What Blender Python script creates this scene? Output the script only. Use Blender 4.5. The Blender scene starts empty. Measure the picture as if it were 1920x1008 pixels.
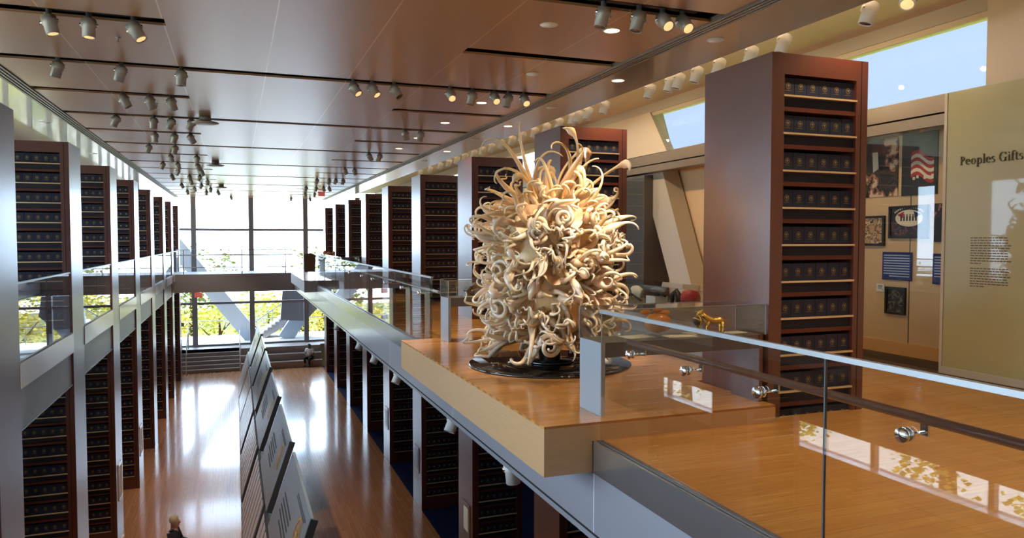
import bpy, bmesh, math, random
from mathutils import Vector, Matrix
random.seed(7)
S = bpy.context.scene
COL = S.collection
PI = math.pi
# ------------------------------------------------------------------ camera, sky, sun, exposure
cam_d = bpy.data.cameras.new('camera')
cam_d.sensor_width = 36.0
cam_d.lens = 1387.0 / 1920.0 * 36.0
cam_d.clip_end = 400
cam = bpy.data.objects.new('camera', cam_d)
COL.objects.link(cam)
cam.location = (0, 0, 1.7)
cam.rotation_euler = (math.radians(90 - 2.312), 0, math.radians(-20.5))
S.camera = cam
EYE = Vector((0, 0, 1.7))
S.view_settings.view_transform = 'Standard'
S.view_settings.look = 'None'
S.view_settings.gamma = 1
S.view_settings.exposure = 0.8
S.cycles.max_bounces = 9
S.cycles.diffuse_bounces = 4
S.cycles.glossy_bounces = 5
S.cycles.transmission_bounces = 5
S.cycles.transparent_max_bounces = 40
S.cycles.caustics_reflective = False
S.cycles.caustics_refractive = False
S.cycles.sample_clamp_indirect = 6.0
S.cycles.use_denoising = True

W = bpy.data.worlds.new('sky'); S.world = W
W.use_nodes = True
nt = W.node_tree; nt.nodes.clear()
out = nt.nodes.new('ShaderNodeOutputWorld'); bg = nt.nodes.new('ShaderNodeBackground')
tc = nt.nodes.new('ShaderNodeTexCoord')
dt = nt.nodes.new('ShaderNodeVectorMath'); dt.operation = 'DOT_PRODUCT'
dt.inputs[1].default_value = (-0.7, 0.714, 0)
rmp = nt.nodes.new('ShaderNodeValToRGB')      # clear blue to the east and south, white glare low in the north-west
rmp.color_ramp.elements[0].position = 0.25; rmp.color_ramp.elements[0].color = (0.05, 0.066, 0.088, 1)
rmp.color_ramp.elements[1].position = 0.6; rmp.color_ramp.elements[1].color = (0.62, 0.80, 1.0, 1)
nt.links.new(tc.outputs['Generated'], dt.inputs[0])
nt.links.new(dt.outputs['Value'], rmp.inputs[0])
nt.links.new(rmp.outputs[0], bg.inputs[0])
bg.inputs[1].default_value = 7.0
nt.links.new(bg.outputs[0], out.inputs[0])

def lamp(kind, name, loc, energy, color=(1, 1, 1), direction=None, **kw):
    d = bpy.data.lights.new(name, kind); d.energy = energy; d.color = color
    for k, v in kw.items(): setattr(d, k, v)
    o = bpy.data.objects.new(name, d); COL.objects.link(o); o.location = loc
    if direction is not None:
        o.rotation_euler = Vector(direction).to_track_quat('-Z', 'Y').to_euler()
    return o
lamp('SUN', 'sun', (0, -30, 60), 4.5, (1.0, 0.93, 0.8), (0.0, 0.14, -0.99), angle=0.01)
WARM = (1.0, 0.77, 0.5)
# downlights over the exhibition balcony
for x, y, e in ((5.53, 2.9, 70), (5.53, 5.3, 80), (5.53, 10.15, 110), (5.53, 15.03, 100), (5.53, 19.9, 80), (4.18, 3.0, 60), (4.0, 4.4, 60), (4.18, 7.83, 110), (4.18, 12.74, 80), (4.18, 15.2, 80)):
    lamp('SPOT', 'downlight_beam', (x, y, 4.08), e, WARM, (0, 0, -1), spot_size=2.0, spot_blend=0.8, shadow_soft_size=0.05)
# unseen fill strip added above the bronze soffit to brighten the cream ceiling
fill_strip = lamp('AREA', 'ceiling_fill_strip', (6.2, 16, 4.24), 120, (1.0, 0.84, 0.64), (0.8, 0, 1.0), spread=1.7, shape='RECTANGLE', size=0.08, size_y=38)
fill_strip.rotation_euler = (0, math.atan2(0.8, 1.0) - PI, 0)
# track spotlights washing the hall, the panels and the left columns
for x, y, tx in ((-1.5, 8.9, -2.4), (-1.4, 13.6, 0.6), (-1.5, 18.3, -1.8), (-1.4, 22.8, 0.6), (-1.4, 27.5, -1.6), (-1.4, 32.3, 0.6), (3.6, 20.6, 2.0), (3.6, 30, 2.6), (3.5, 39.0, 2.2), (-1.5, 37, -1.5), (1.75, 11.2, 1.6)):
    lamp('SPOT', 'hall_beam', (x, y, 3.8), 300, (1.0, 0.86, 0.7), (tx - x, 1.5, -9), spot_size=1.3, spot_blend=0.7, shadow_soft_size=0.06)
for y in (7.7, 9.1, 10.4, 12.6, 14.0, 16.0, 19, 22, 25):
    lamp('SPOT', 'aisle_beam', (6.75, y, 4.15), 34, WARM, (0.8, 0, -0.75), spot_size=2.4, spot_blend=0.8, shadow_soft_size=0.03)

# ------------------------------------------------------------------ materials
def srgb(r, g, b):
    f = lambda c: (c / 255 / 12.92) if c / 255 <= 0.04045 else ((c / 255 + 0.055) / 1.055) ** 2.4
    return (f(r), f(g), f(b))
MATS = {}
def pm(name, color, rough=0.5, metal=0.0, spec=0.5, coat=0.0, coat_rough=0.1, noise=0.0, nscale=8.0, stretch=None,
       bump=0.0, emit=0.0, emit_color=None, trans=0.0, ior=1.45, alpha=1.0, sss=0.0, aniso=0.0):
    m = bpy.data.materials.new(name); m.use_nodes = True
    n = m.node_tree; p = n.nodes['Principled BSDF']
    p.inputs['Base Color'].default_value = (*color, 1)
    p.inputs['Roughness'].default_value = rough
    p.inputs['Metallic'].default_value = metal
    p.inputs['Specular IOR Level'].default_value = spec
    p.inputs['Coat Weight'].default_value = coat
    p.inputs['Coat Roughness'].default_value = coat_rough
    p.inputs['IOR'].default_value = ior
    p.inputs['Transmission Weight'].default_value = trans
    p.inputs['Anisotropic'].default_value = aniso
    if emit:
        p.inputs['Emission Color'].default_value = (*(emit_color or color), 1)
        p.inputs['Emission Strength'].default_value = emit
    if noise or bump:
        t = n.nodes.new('ShaderNodeTexCoord'); mp = n.nodes.new('ShaderNodeMapping')
        n.links.new(t.outputs['Object'], mp.inputs[0])
        if stretch: mp.inputs['Scale'].default_value = stretch
        nz = n.nodes.new('ShaderNodeTexNoise'); nz.inputs['Scale'].default_value = nscale; nz.inputs['Detail'].default_value = 4
        n.links.new(mp.outputs[0], nz.inputs['Vector'])
        if noise:
            mx = n.nodes.new('ShaderNodeMix'); mx.data_type = 'RGBA'
            mx.inputs[6].default_value = (*[max(0, c * (1 - noise)) for c in color], 1)
            mx.inputs[7].default_value = (*[min(1, c * (1 + noise)) for c in color], 1)
            n.links.new(nz.outputs['Fac'], mx.inputs[0]); n.links.new(mx.outputs[2], p.inputs['Base Color'])
        if bump:
            b = n.nodes.new('ShaderNodeBump'); b.inputs['Strength'].default_value = bump; b.inputs['Distance'].default_value = 0.01
            n.links.new(nz.outputs['Fac'], b.inputs['Height']); n.links.new(b.outputs[0], p.inputs['Normal'])
    MATS[name] = m
    return m

def plank_mat(name, c1, c2, mortar, along, rough, coat=0.3, coat_rough=0.1, width=1.9, row=0.085):
    """narrow boards running along the x or y axis"""
    m = pm(name, c1, rough, spec=0.35, coat=coat, coat_rough=coat_rough); n = m.node_tree; p = n.nodes['Principled BSDF']
    t = n.nodes.new('ShaderNodeTexCoord'); mp = n.nodes.new('ShaderNodeMapping')
    n.links.new(t.outputs['Object'], mp.inputs[0])
    if along == 'y': mp.inputs['Rotation'].default_value = (0, 0, PI / 2)
    br = n.nodes.new('ShaderNodeTexBrick')
    br.inputs['Color1'].default_value = (*c1, 1); br.inputs['Color2'].default_value = (*c2, 1); br.inputs['Mortar'].default_value = (*mortar, 1)
    br.inputs['Scale'].default_value = 1.0; br.inputs['Mortar Size'].default_value = 0.0016
    br.inputs['Brick Width'].default_value = width; br.inputs['Row Height'].default_value = row
    n.links.new(mp.outputs[0], br.inputs['Vector'])
    mp2 = n.nodes.new('ShaderNodeMapping'); mp2.inputs['Scale'].default_value = (2.0, 30.0, 1.0)
    n.links.new(mp.outputs[0], mp2.inputs[0])
    nz = n.nodes.new('ShaderNodeTexNoise'); nz.inputs['Scale'].default_value = 1.5; nz.inputs['Detail'].default_value = 5
    n.links.new(mp2.outputs[0], nz.inputs['Vector'])
    mx = n.nodes.new('ShaderNodeMix'); mx.data_type = 'RGBA'; mx.blend_type = 'OVERLAY'; mx.inputs[0].default_value = 0.35
    n.links.new(br.outputs['Color'], mx.inputs[6]); n.links.new(nz.outputs['Fac'], mx.inputs[7])
    n.links.new(mx.outputs[2], p.inputs['Base Color'])
    return m

def glass_mat(name, tint=(0.96, 0.98, 0.97), r0=0.045):
    """clear sheet glass: see-through with a mirror share that grows towards grazing angles"""
    m = bpy.data.materials.new(name); m.use_nodes = True
    n = m.node_tree; n.nodes.clear()
    o = n.nodes.new('ShaderNodeOutputMaterial'); mix = n.nodes.new('ShaderNodeMixShader')
    tr = n.nodes.new('ShaderNodeBsdfTransparent'); tr.inputs[0].default_value = (*tint, 1)
    gl = n.nodes.new('ShaderNodeBsdfGlossy'); gl.inputs['Roughness'].default_value = 0.0
    lw = n.nodes.new('ShaderNodeLayerWeight'); lw.inputs[0].default_value = 0.5
    pw = n.nodes.new('ShaderNodeMath'); pw.operation = 'POWER'; pw.inputs[1].default_value = 5
    ml = n.nodes.new('ShaderNodeMath'); ml.operation = 'MULTIPLY_ADD'; ml.inputs[1].default_value = 1 - r0; ml.inputs[2].default_value = r0
    n.links.new(lw.outputs['Facing'], pw.inputs[0]); n.links.new(pw.outputs[0], ml.inputs[0])
    n.links.new(ml.outputs[0], mix.inputs[0]); n.links.new(tr.outputs[0], mix.inputs[1]); n.links.new(gl.outputs[0], mix.inputs[2])
    n.links.new(mix.outputs[0], o.inputs[0])
    MATS[name] = m
    return m

M_floor = plank_mat('hall boards', srgb(196, 142, 102), srgb(182, 126, 88), srgb(120, 74, 48), 'y', 0.2, coat=0.4, coat_rough=0.08)
M_floor2 = plank_mat('balcony boards', srgb(212, 152, 82), srgb(202, 140, 72), srgb(170, 112, 56), 'x', 0.2, coat=0.35, coat_rough=0.1, width=2.6, row=0.1)
M_plinth_side = pm('plinth veneer', srgb(192, 152, 108), 0.35, noise=0.16, nscale=3.0, stretch=(1.2, 1.2, 26), coat=0.2)
M_carpet = pm('navy carpet', srgb(16, 30, 66), 0.95, spec=0.1, noise=0.2, nscale=300)
M_dcarpet = pm('brown carpet', srgb(84, 68, 58), 0.95, spec=0.1, noise=0.2, nscale=200)
M_mahog = pm('mahogany', srgb(86, 40, 28), 0.34, spec=0.5, coat=0.85, coat_rough=0.28, noise=0.25, nscale=4, stretch=(14, 14, 0.7))
M_mahog_dark = pm('mahogany rail', srgb(88, 40, 28), 0.45, noise=0.2, nscale=4, stretch=(1, 14, 14))
M_navy = pm('navy backing', srgb(26, 29, 44), 0.7)
M_box = pm('navy buckram', srgb(32, 37, 58), 0.5, spec=0.4, noise=0.15, nscale=60)
M_gold = pm('gold foil', srgb(150, 130, 88), 0.5, metal=0.5, noise=0.3, nscale=90)
M_emblem = pm('gold emblem', srgb(220, 166, 62), 0.35, metal=0.25, noise=0.3, nscale=30)
M_brass = pm('brass edge', srgb(232, 205, 160), 0.3, metal=0.55)
M_steel = pm('brushed steel', srgb(206, 208, 210), 0.24, metal=0.92, noise=0.1, nscale=3, stretch=(60, 60, 1), aniso=0.5)
M_steel2 = pm('satin steel', srgb(164, 166, 168), 0.35, metal=0.9)
M_chrome = pm('chrome', srgb(225, 228, 230), 0.08, metal=1.0)
M_fascia = pm('grey fascia', srgb(176, 178, 186), 0.3, metal=0.45, coat=0.3, coat_rough=0.1)
M_fascia_l = pm('white fascia', srgb(224, 229, 238), 0.3, metal=0.05, coat=0.4)
M_black = pm('black gap', (0.006, 0.006, 0.006), 0.7)
M_blackgloss = pm('black gloss', (0.008, 0.007, 0.007), 0.04, coat=0.6, coat_rough=0.02)
M_greymetal = pm('painted grey panel', srgb(150, 156, 160), 0.4, metal=0.3)
M_darkgrey = pm('dark grey case', srgb(92, 86, 82), 0.45)
M_bridge = pm('bridge grey', srgb(142, 138, 140), 0.5, noise=0.06, nscale=2)
M_stone = pm('grey stone', srgb(168, 160, 156), 0.5, noise=0.1, nscale=5)
M_soffit_r = pm('bronze soffit', srgb(132, 96, 60), 0.22, metal=0.3, coat=0.35, coat_rough=0.08)
M_soffit_l = pm('pale gloss soffit', srgb(190, 180, 160), 0.16, metal=0.3, coat=0.6, coat_rough=0.05)
M_cream = pm('cream plaster', srgb(212, 194, 168), 0.6, noise=0.03, nscale=2)
M_cream2 = pm('tan wall', srgb(216, 182, 138), 0.6, noise=0.03, nscale=2)
M_lintel = pm('grey lintel', srgb(186, 176, 156), 0.5)
M_bronze = pm('bronze header', srgb(138, 122, 104), 0.35, metal=0.5)
M_white = pm('white paint', srgb(226, 226, 222), 0.45)
M_grille = pm('diffuser slat', srgb(150, 144, 138), 0.4, metal=0.5)
M_head = pm('grey lamp housing', srgb(168, 166, 160), 0.42, metal=0.35)
M_lens = pm('lit lamp lens', srgb(255, 190, 110), 0.3, emit=0.62, emit_color=(1.0, 0.62, 0.27))
M_lensoff = pm('lamp baffle', srgb(120, 96, 70), 0.5)
M_down = pm('downlight glow', (1, 0.85, 0.6), 0.4, emit=2.5, emit_color=(1.0, 0.8, 0.5))
M_mull = pm('mullion grey', srgb(150, 150, 156), 0.45, metal=0.3)
M_strut = pm('pale blue steel', srgb(200, 214, 230), 0.6)
M_rail = pm('dark walnut handrail', srgb(84, 48, 34), 0.35, coat=0.3)
M_concrete = pm('pale terrace', srgb(222, 220, 214), 0.8, noise=0.05, nscale=3)
M_lawn = pm('lawn', srgb(150, 160, 80), 0.9, noise=0.2, nscale=20)
M_bark = pm('bark', srgb(88, 70, 54), 0.9, noise=0.3, nscale=10)
M_leaf1 = pm('yellow leaves', srgb(232, 216, 110), 0.7, noise=0.3, nscale=2)
M_leaf2 = pm('yellow green leaves', srgb(214, 214, 116), 0.7, noise=0.3, nscale=2)
M_leaf3 = pm('green leaves', srgb(160, 170, 110), 0.7, noise=0.3, nscale=2)
M_glass = glass_mat('clear glass')
M_wglass = glass_mat('window glass', (0.98, 0.99, 1.0), 0.04)
M_wglass2 = glass_mat('clerestory glass', (0.97, 0.98, 1.0), 0.012)
M_cglass = glass_mat('case glass', (0.95, 0.97, 0.96), 0.05)
M_bglass = glass_mat('balustrade glass', (0.95, 0.97, 0.96), 0.09)
M_panel = pm('blue grey panel', srgb(138, 150, 162), 0.35, coat=0.25, coat_rough=0.15)
M_panel_edge = pm('panel edge', srgb(66, 72, 80), 0.5)
M_ink = pm('dark print', srgb(70, 72, 74), 0.6)
M_paper = pm('paper', srgb(226, 214, 190), 0.7)
M_olive = pm('olive glass panel', srgb(170, 164, 118), 0.3, coat=0.6, coat_rough=0.03, noise=0.04, nscale=1.5)
M_letter = pm('bronze letters', srgb(92, 74, 44), 0.4, metal=0.4)
M_bluepanel = pm('navy text panel', srgb(24, 34, 104), 0.4)
M_pframe = pm('black picture frame', srgb(24, 20, 20), 0.4)
M_red = pm('red', srgb(176, 44, 44), 0.5)
M_signred = pm('exit red', srgb(190, 60, 56), 0.5, emit=0.3, emit_color=(0.7, 0.12, 0.1))
M_amber = pm('amber glass', srgb(214, 130, 50), 0.12, trans=0.35, coat=0.4, noise=0.4, nscale=12)
M_goldfig = pm('gold figurine', srgb(232, 180, 80), 0.25, metal=0.8)
M_darkfig = pm('dark bronze', srgb(56, 40, 34), 0.4, metal=0.3)
M_ivory = pm('ivory', srgb(228, 214, 184), 0.5)
M_skin = pm('skin', srgb(196, 146, 120), 0.55)
M_skin_d = pm('dark skin', srgb(92, 62, 50), 0.55)
M_cloth_dark = pm('charcoal cloth', srgb(34, 34, 40), 0.85, noise=0.1, nscale=40)
M_cloth_grey = pm('grey cloth', srgb(84, 84, 88), 0.85)
M_cloth_white = pm('white cotton', srgb(226, 226, 228), 0.8)
M_hair = pm('pale hair', srgb(190, 172, 140), 0.8)
M_shoe = pm('black leather', srgb(18, 18, 20), 0.4)
M_chair = pm('brown cover', srgb(96, 76, 60), 0.7, noise=0.2, nscale=14)

def ceiling_mat():
    """tan veneer panels with pale joints every 1.17 m across the hall"""
    m = pm('ceiling panels', srgb(168, 124, 84), 0.4, metal=0.0, coat=1.0, coat_rough=0.3, noise=0.0)
    n = m.node_tree; p = n.nodes['Principled BSDF']
    t = n.nodes.new('ShaderNodeTexCoord'); sx = n.nodes.new('ShaderNodeSeparateXYZ'); n.links.new(t.outputs['Object'], sx.inputs[0])
    def joint(sock, off, pitch, w):
        a = n.nodes.new('ShaderNodeMath'); a.operation = 'SUBTRACT'; a.inputs[1].default_value = off; n.links.new(sock, a.inputs[0])
        b = n.nodes.new('ShaderNodeMath'); b.operation = 'FLOORED_MODULO'; b.inputs[1].default_value = pitch; n.links.new(a.outputs[0], b.inputs[0])
        c = n.nodes.new('ShaderNodeMath'); c.operation = 'LESS_THAN'; c.inputs[1].default_value = w; n.links.new(b.outputs[0], c.inputs[0])
        return c.outputs[0]
    j = joint(sx.outputs[0], -0.735, 1.19, 0.014)
    mp = n.nodes.new('ShaderNodeMapping'); mp.inputs['Scale'].default_value = (1.2, 0.35, 1); n.links.new(t.outputs['Object'], mp.inputs[0])
    nz = n.nodes.new('ShaderNodeTexNoise'); nz.inputs['Scale'].default_value = 1.3; n.links.new(mp.outputs[0], nz.inputs['Vector'])
    m1 = n.nodes.new('ShaderNodeMix'); m1.data_type = 'RGBA'
    m1.inputs[6].default_value = (*srgb(160, 118, 80), 1); m1.inputs[7].default_value = (*srgb(174, 130, 90), 1)
    n.links.new(nz.outputs['Fac'], m1.inputs[0])
    m2 = n.nodes.new('ShaderNodeMix'); m2.data_type = 'RGBA'; m2.inputs[7].default_value = (*srgb(216, 190, 160), 1)
    n.links.new(j, m2.inputs[0]); n.links.new(m1.outputs[2], m2.inputs[6]); n.links.new(m2.outputs[2], p.inputs['Base Color'])
    # fine perforation
    wv = n.nodes.new('ShaderNodeTexWave'); wv.inputs['Scale'].default_value = 30; wv.bands_direction = 'X'
    n.links.new(t.outputs['Object'], wv.inputs['Vector'])
    b = n.nodes.new('ShaderNodeBump'); b.inputs['Strength'].default_value = 0.04; b.inputs['Distance'].default_value = 0.003
    n.links.new(wv.outputs['Fac'], b.inputs['Height']); n.links.new(b.outputs[0], p.inputs['Normal'])
    return m
M_ceil = ceiling_mat()
M_ceil.node_tree.nodes['Principled BSDF'].inputs['Coat IOR'].default_value = 1.8
M_mahog.node_tree.nodes['Principled BSDF'].inputs['Coat IOR'].default_value = 1.6

def sculpture_mat():
    m = pm('cream gold glass', srgb(240, 208, 150), 0.12, spec=0.6, coat=0.6, coat_rough=0.05, trans=0.28, ior=1.35)
    n = m.node_tree; p = n.nodes['Principled BSDF']
    p.inputs['Subsurface Weight'].default_value = 0.5; p.inputs['Subsurface Radius'].default_value = (1.0, 0.75, 0.45); p.inputs['Subsurface Scale'].default_value = 0.08
    t = n.nodes.new('ShaderNodeTexCoord'); nz = n.nodes.new('ShaderNodeTexNoise'); nz.inputs['Scale'].default_value = 5; nz.inputs['Detail'].default_value = 3
    n.links.new(t.outputs['Object'], nz.inputs['Vector'])
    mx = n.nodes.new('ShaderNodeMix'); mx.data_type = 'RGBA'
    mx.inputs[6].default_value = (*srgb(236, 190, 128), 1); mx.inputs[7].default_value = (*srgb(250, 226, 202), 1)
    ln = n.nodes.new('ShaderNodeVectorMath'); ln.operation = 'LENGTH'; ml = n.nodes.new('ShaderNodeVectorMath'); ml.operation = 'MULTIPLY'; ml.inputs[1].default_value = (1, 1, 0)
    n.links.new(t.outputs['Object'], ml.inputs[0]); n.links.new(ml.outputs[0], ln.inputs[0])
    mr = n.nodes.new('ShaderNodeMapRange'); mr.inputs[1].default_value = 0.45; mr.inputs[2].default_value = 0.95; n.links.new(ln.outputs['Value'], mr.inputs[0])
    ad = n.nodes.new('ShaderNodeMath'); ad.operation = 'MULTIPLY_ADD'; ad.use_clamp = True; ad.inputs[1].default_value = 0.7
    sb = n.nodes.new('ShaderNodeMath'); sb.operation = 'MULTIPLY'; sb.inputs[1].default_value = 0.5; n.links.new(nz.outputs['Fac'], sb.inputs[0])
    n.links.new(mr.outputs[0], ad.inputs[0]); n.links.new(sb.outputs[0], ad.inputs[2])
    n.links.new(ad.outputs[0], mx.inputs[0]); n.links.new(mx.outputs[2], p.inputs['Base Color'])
    return m
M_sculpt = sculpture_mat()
M_sculpt_core = pm('gold cream core', srgb(240, 204, 146), 0.3, coat=0.3, noise=0.25, nscale=8)

def photo_mat(name, cols, scale, seed):
    """a dim photograph: blotches of a few colours"""
    m = pm(name, cols[0], 0.35, coat=0.3, coat_rough=0.05); n = m.node_tree; p = n.nodes['Principled BSDF']
    t = n.nodes.new('ShaderNodeTexCoord'); mp = n.nodes.new('ShaderNodeMapping'); mp.inputs['Location'].default_value = (seed, seed * 1.7, seed * .3)
    n.links.new(t.outputs['Object'], mp.inputs[0])
    nz = n.nodes.new('ShaderNodeTexNoise'); nz.inputs['Scale'].default_value = scale; nz.inputs['Detail'].default_value = 3
    n.links.new(mp.outputs[0], nz.inputs['Vector'])
    r = n.nodes.new('ShaderNodeValToRGB'); r.color_ramp.interpolation = 'CONSTANT'
    el = r.color_ramp.elements
    while len(el) < len(cols): el.new(0.5)
    for i, c in enumerate(cols):
        el[i].position = 0.0 if i == 0 else 0.42 + 0.22 * i / len(cols); el[i].color = (*c, 1)
    n.links.new(nz.outputs['Fac'], r.inputs[0]); n.links.new(r.outputs[0], p.inputs['Base Color'])
    return m

# ------------------------------------------------------------------ mesh helpers
class MB:
    def __init__(s): s.v = []; s.f = []; s.sm = []
    def add(s, vs, fs, smooth=False):
        k = len(s.v); s.v += [tuple(v) for v in vs]; s.f += [tuple(i + k for i in f) for f in fs]; s.sm += [smooth] * len(fs); return s
    def box(s, x0, x1, y0, y1, z0, z1, M=None):
        if x0 > x1: x0, x1 = x1, x0
        if y0 > y1: y0, y1 = y1, y0
        if z0 > z1: z0, z1 = z1, z0
        vs = [Vector(p) for p in ((x0, y0, z0), (x1, y0, z0), (x1, y1, z0), (x0, y1, z0), (x0, y0, z1), (x1, y0, z1), (x1, y1, z1), (x0, y1, z1))]
        if M: vs = [M @ v for v in vs]
        return s.add(vs, [(0, 3, 2, 1), (4, 5, 6, 7), (0, 1, 5, 4), (1, 2, 6, 5), (2, 3, 7, 6), (3, 0, 4, 7)])
    def prism(s, poly, d):
        """polygon (list of 3d points, one plane) swept by vector d"""
        n = len(poly); d = Vector(d); a = [Vector(p) for p in poly]; b = [p + d for p in a]
        fs = [tuple(range(n))[::-1], tuple(range(n, 2 * n))] + [(i, (i + 1) % n, n + (i + 1) % n, n + i) for i in range(n)]
        nrm = sum(((a[(i + 1) % n] - a[i]).cross(a[(i + 2) % n] - a[(i + 1) % n]) for i in range(n)), Vector())
        if nrm.dot(d) < 0: fs = [f[::-1] for f in fs]
        return s.add(a + b, fs)
    def tube(s, pts, rad, n=8, cap=True, smooth=True, flat=None):
        pts = [Vector(p) for p in pts]
        if not hasattr(rad, '__len__'): rad = [rad] * len(pts)
        rings = []; up = None
        for i, p in enumerate(pts):
            t = (pts[min(i + 1, len(pts) - 1)] - pts[max(i - 1, 0)])
            t = t.normalized() if t.length > 1e-9 else Vector((0, 0, 1))
            if up is None: up = t.orthogonal().normalized()
            up = (up - t * up.dot(t)); up = up.normalized() if up.length > 1e-6 else t.orthogonal().normalized()
            w = t.cross(up)
            fl = flat[i] if flat else 1.0
            rings.append([p + (up * math.cos(2 * PI * k / n) * fl + w * math.sin(2 * PI * k / n)) * rad[i] for k in range(n)])
        vs = [v for r in rings for v in r]; fs = []
        for i in range(len(pts) - 1):
            for k in range(n):
                fs.append((i * n + k, i * n + (k + 1) % n, (i + 1) * n + (k + 1) % n, (i + 1) * n + k))
        s.add(vs, fs, smooth)
        if cap:
            k = len(s.v) - len(vs)
            s.f += [tuple(k + j for j in range(n))[::-1], tuple(k + (len(pts) - 1) * n + j for j in range(n))]; s.sm += [False, False]
        return s
    def lathe(s, prof, c=(0, 0, 0), n=24, axis='z', smooth=True, M=None):
        c = Vector(c); vs = []; m = len(prof)
        for r, h in prof:
            for k in range(n):
                a = 2 * PI * k / n; x, y = r * math.cos(a), r * math.sin(a)
                v = Vector((x, y, h)) if axis == 'z' else (Vector((x, h, y)) if axis == 'y' else Vector((h, x, y)))
                if M: v = M @ v
                vs.append(c + v)
        fs = [(i * n + k, i * n + (k + 1) % n, (i + 1) * n + (k + 1) % n, (i + 1) * n + k) for i in range(m - 1) for k in range(n)]
        fs += [tuple(range(n))[::-1], tuple((m - 1) * n + k for k in range(n))]
        return s.add(vs, fs, smooth)
    def ball(s, c, r, n=10, sc=(1, 1, 1), rot=None):
        c = Vector(c); vs = []; fs = []; m = max(4, n // 2 + 1)
        for i in range(m + 1):
            th = PI * i / m
            for k in range(n):
                a = 2 * PI * k / n
                v = Vector((math.sin(th) * math.cos(a) * r * sc[0], math.sin(th) * math.sin(a) * r * sc[1], math.cos(th) * r * sc[2]))
                if rot: v = rot @ v
                vs.append(c + v)
        for i in range(m):
            for k in range(n): fs.append((i * n + k, (i + 1) * n + k, (i + 1) * n + (k + 1) % n, i * n + (k + 1) % n))
        return s.add(vs, fs, True)
    def build(s, name, mat, parent=None, smooth=None, origin=None):
        me = bpy.data.meshes.new(name)
        o0 = Vector(origin) if origin is not None else (parent_world(parent) if parent else Vector((0, 0, 0)))
        me.from_pydata([tuple(Vector(v) - o0) for v in s.v], [], s.f)
        me.polygons.foreach_set('use_smooth', [bool(x) for x in s.sm])
        me.update()
        if mat: me.materials.append(mat)
        o = bpy.data.objects.new(name, me); COL.objects.link(o)
        if parent: o.parent = parent
        elif origin is not None: o.location = o0
        return o
def parent_world(p):
    v = Vector((0, 0, 0))
    while p: v = v + Vector(p.location); p = p.parent
    return v
def tag(o, label=None, cat=None, group=None, kind=None):
    if label: o['label'] = label
    if cat: o['category'] = cat
    if group: o['group'] = group
    if kind: o['kind'] = kind
    return o
def thing(name, loc, label, cat, group=None, rz=0.0):
    o = bpy.data.objects.new(name, None); COL.objects.link(o); o.location = loc; o.rotation_euler = (0, 0, rz)
    o.empty_display_size = 0.1
    return tag(o, label, cat, group)
def struct(name, mb, mat, label=None, cat=None, parent=None):
    o = mb.build(name, mat, parent)
    if parent is None: tag(o, label, cat, None, 'structure')
    return o
def copy_tree(o, parent=None):
    c = o.copy(); COL.objects.link(c)
    if parent: c.parent = parent
    for ch in list(KIDS.get(o.name, [])): copy_tree(ch, c)
    return c
KIDS = {}
def register(root):
    for o in bpy.data.objects:
        if o.parent: KIDS.setdefault(o.parent.name, [])
    KIDS[root.name] = [o for o in COL.objects if o.parent == root]
    for k in KIDS[root.name]: KIDS[k.name] = [o for o in COL.objects if o.parent == k]
def box1(*a): return MB().box(*a)
ORD = ['first', 'second', 'third', 'fourth', 'fifth', 'sixth', 'seventh', 'eighth', 'ninth', 'tenth', 'eleventh', 'twelfth', 'thirteenth', 'fourteenth', 'fifteenth', 'sixteenth', 'seventeenth', 'eighteenth', 'nineteenth', 'twentieth', 'twenty-first', 'twenty-second', 'twenty-third', 'twenty-fourth', 'twenty-fifth']

# ------------------------------------------------------------------ fixed dimensions (metres; z = 0 is the upper floor)
ZL = -5.75; ZC = 4.15; XL = -2.78; XR = 4.7; XF = 2.82; YN = 47.0; CW = 1.16; CD = 1.05; ZT = 3.44
RY = [5.66, 10.45, 15.0, 19.65, 24.15, 28.6, 33.2, 37.7, 42.2]
LY = [10.73, 15.3, 19.95, 24.4, 28.9, 33.6, 37.8, 42.3]

# ------------------------------------------------------------------ SETTING
struct('floor', box1(-5.2, XR, -4, 44.4, ZL - 0.3, ZL), M_floor, 'glossy brown board floor of the lower hall', 'floor')
struct('floor_alcoves', box1(XR, 9.3, -4, 44.4, ZL - 0.3, ZL + 0.004), M_carpet, 'dark navy carpet of the alcoves under the right balcony', 'floor')
struct('floor_landing', box1(-5.2, 9.3, 45.85, YN + 0.6, ZL - 0.3, -4.62), M_stone, 'raised grey landing at the foot of the far windows', 'floor')
# upper right balcony slab
struct('trim_45', box1(XF + 0.006, XF + 0.07, -4, 39.4, -0.24, -0.001), M_darkgrey, 'dark channel between the steel band and the balcony boards', 'trim')
struct('floor_balcony_right', box1(XF + 0.07, 9.3, -4, 44.3, -0.24, 0.0), M_floor2, 'orange board floor of the right balcony', 'floor')
struct('ceiling_alcoves', box1(XF + 0.05, 9.3, -4, 44.3, -0.80, -0.25), M_darkgrey, 'dark ceiling of the lower alcoves under the balcony', 'ceiling')
struct('trim_1', box1(XF - 0.02, XF + 0.006, -4, 39.4, -0.27, 0.0), M_steel, 'brushed steel band along the right balcony edge', 'trim')
struct('trim_2', box1(XF - 0.005, XF + 0.049, -4, 39.4, -0.79, -0.272), M_fascia, 'grey fascia below the steel band of the right balcony', 'trim')
struct('trim_3', box1(XF - 0.003, XF + 0.046, -4, 39.4, -0.815, -0.792), M_black, 'black shadow gap under the balcony fascia', 'trim')
struct('trim_4', box1(XF + 0.0, XF + 0.10, -4, 39.4, -0.87, -0.816), M_fascia, 'pale edge strip under the balcony fascia', 'trim')
fj = MB()
for y in (5.55, 9.9, 14.4, 18.9, 23.4, 27.9, 32.4): fj.box(XF - 0.0065, XF - 0.0045, y - 0.006, y + 0.006, -0.79, -0.272)
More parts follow.
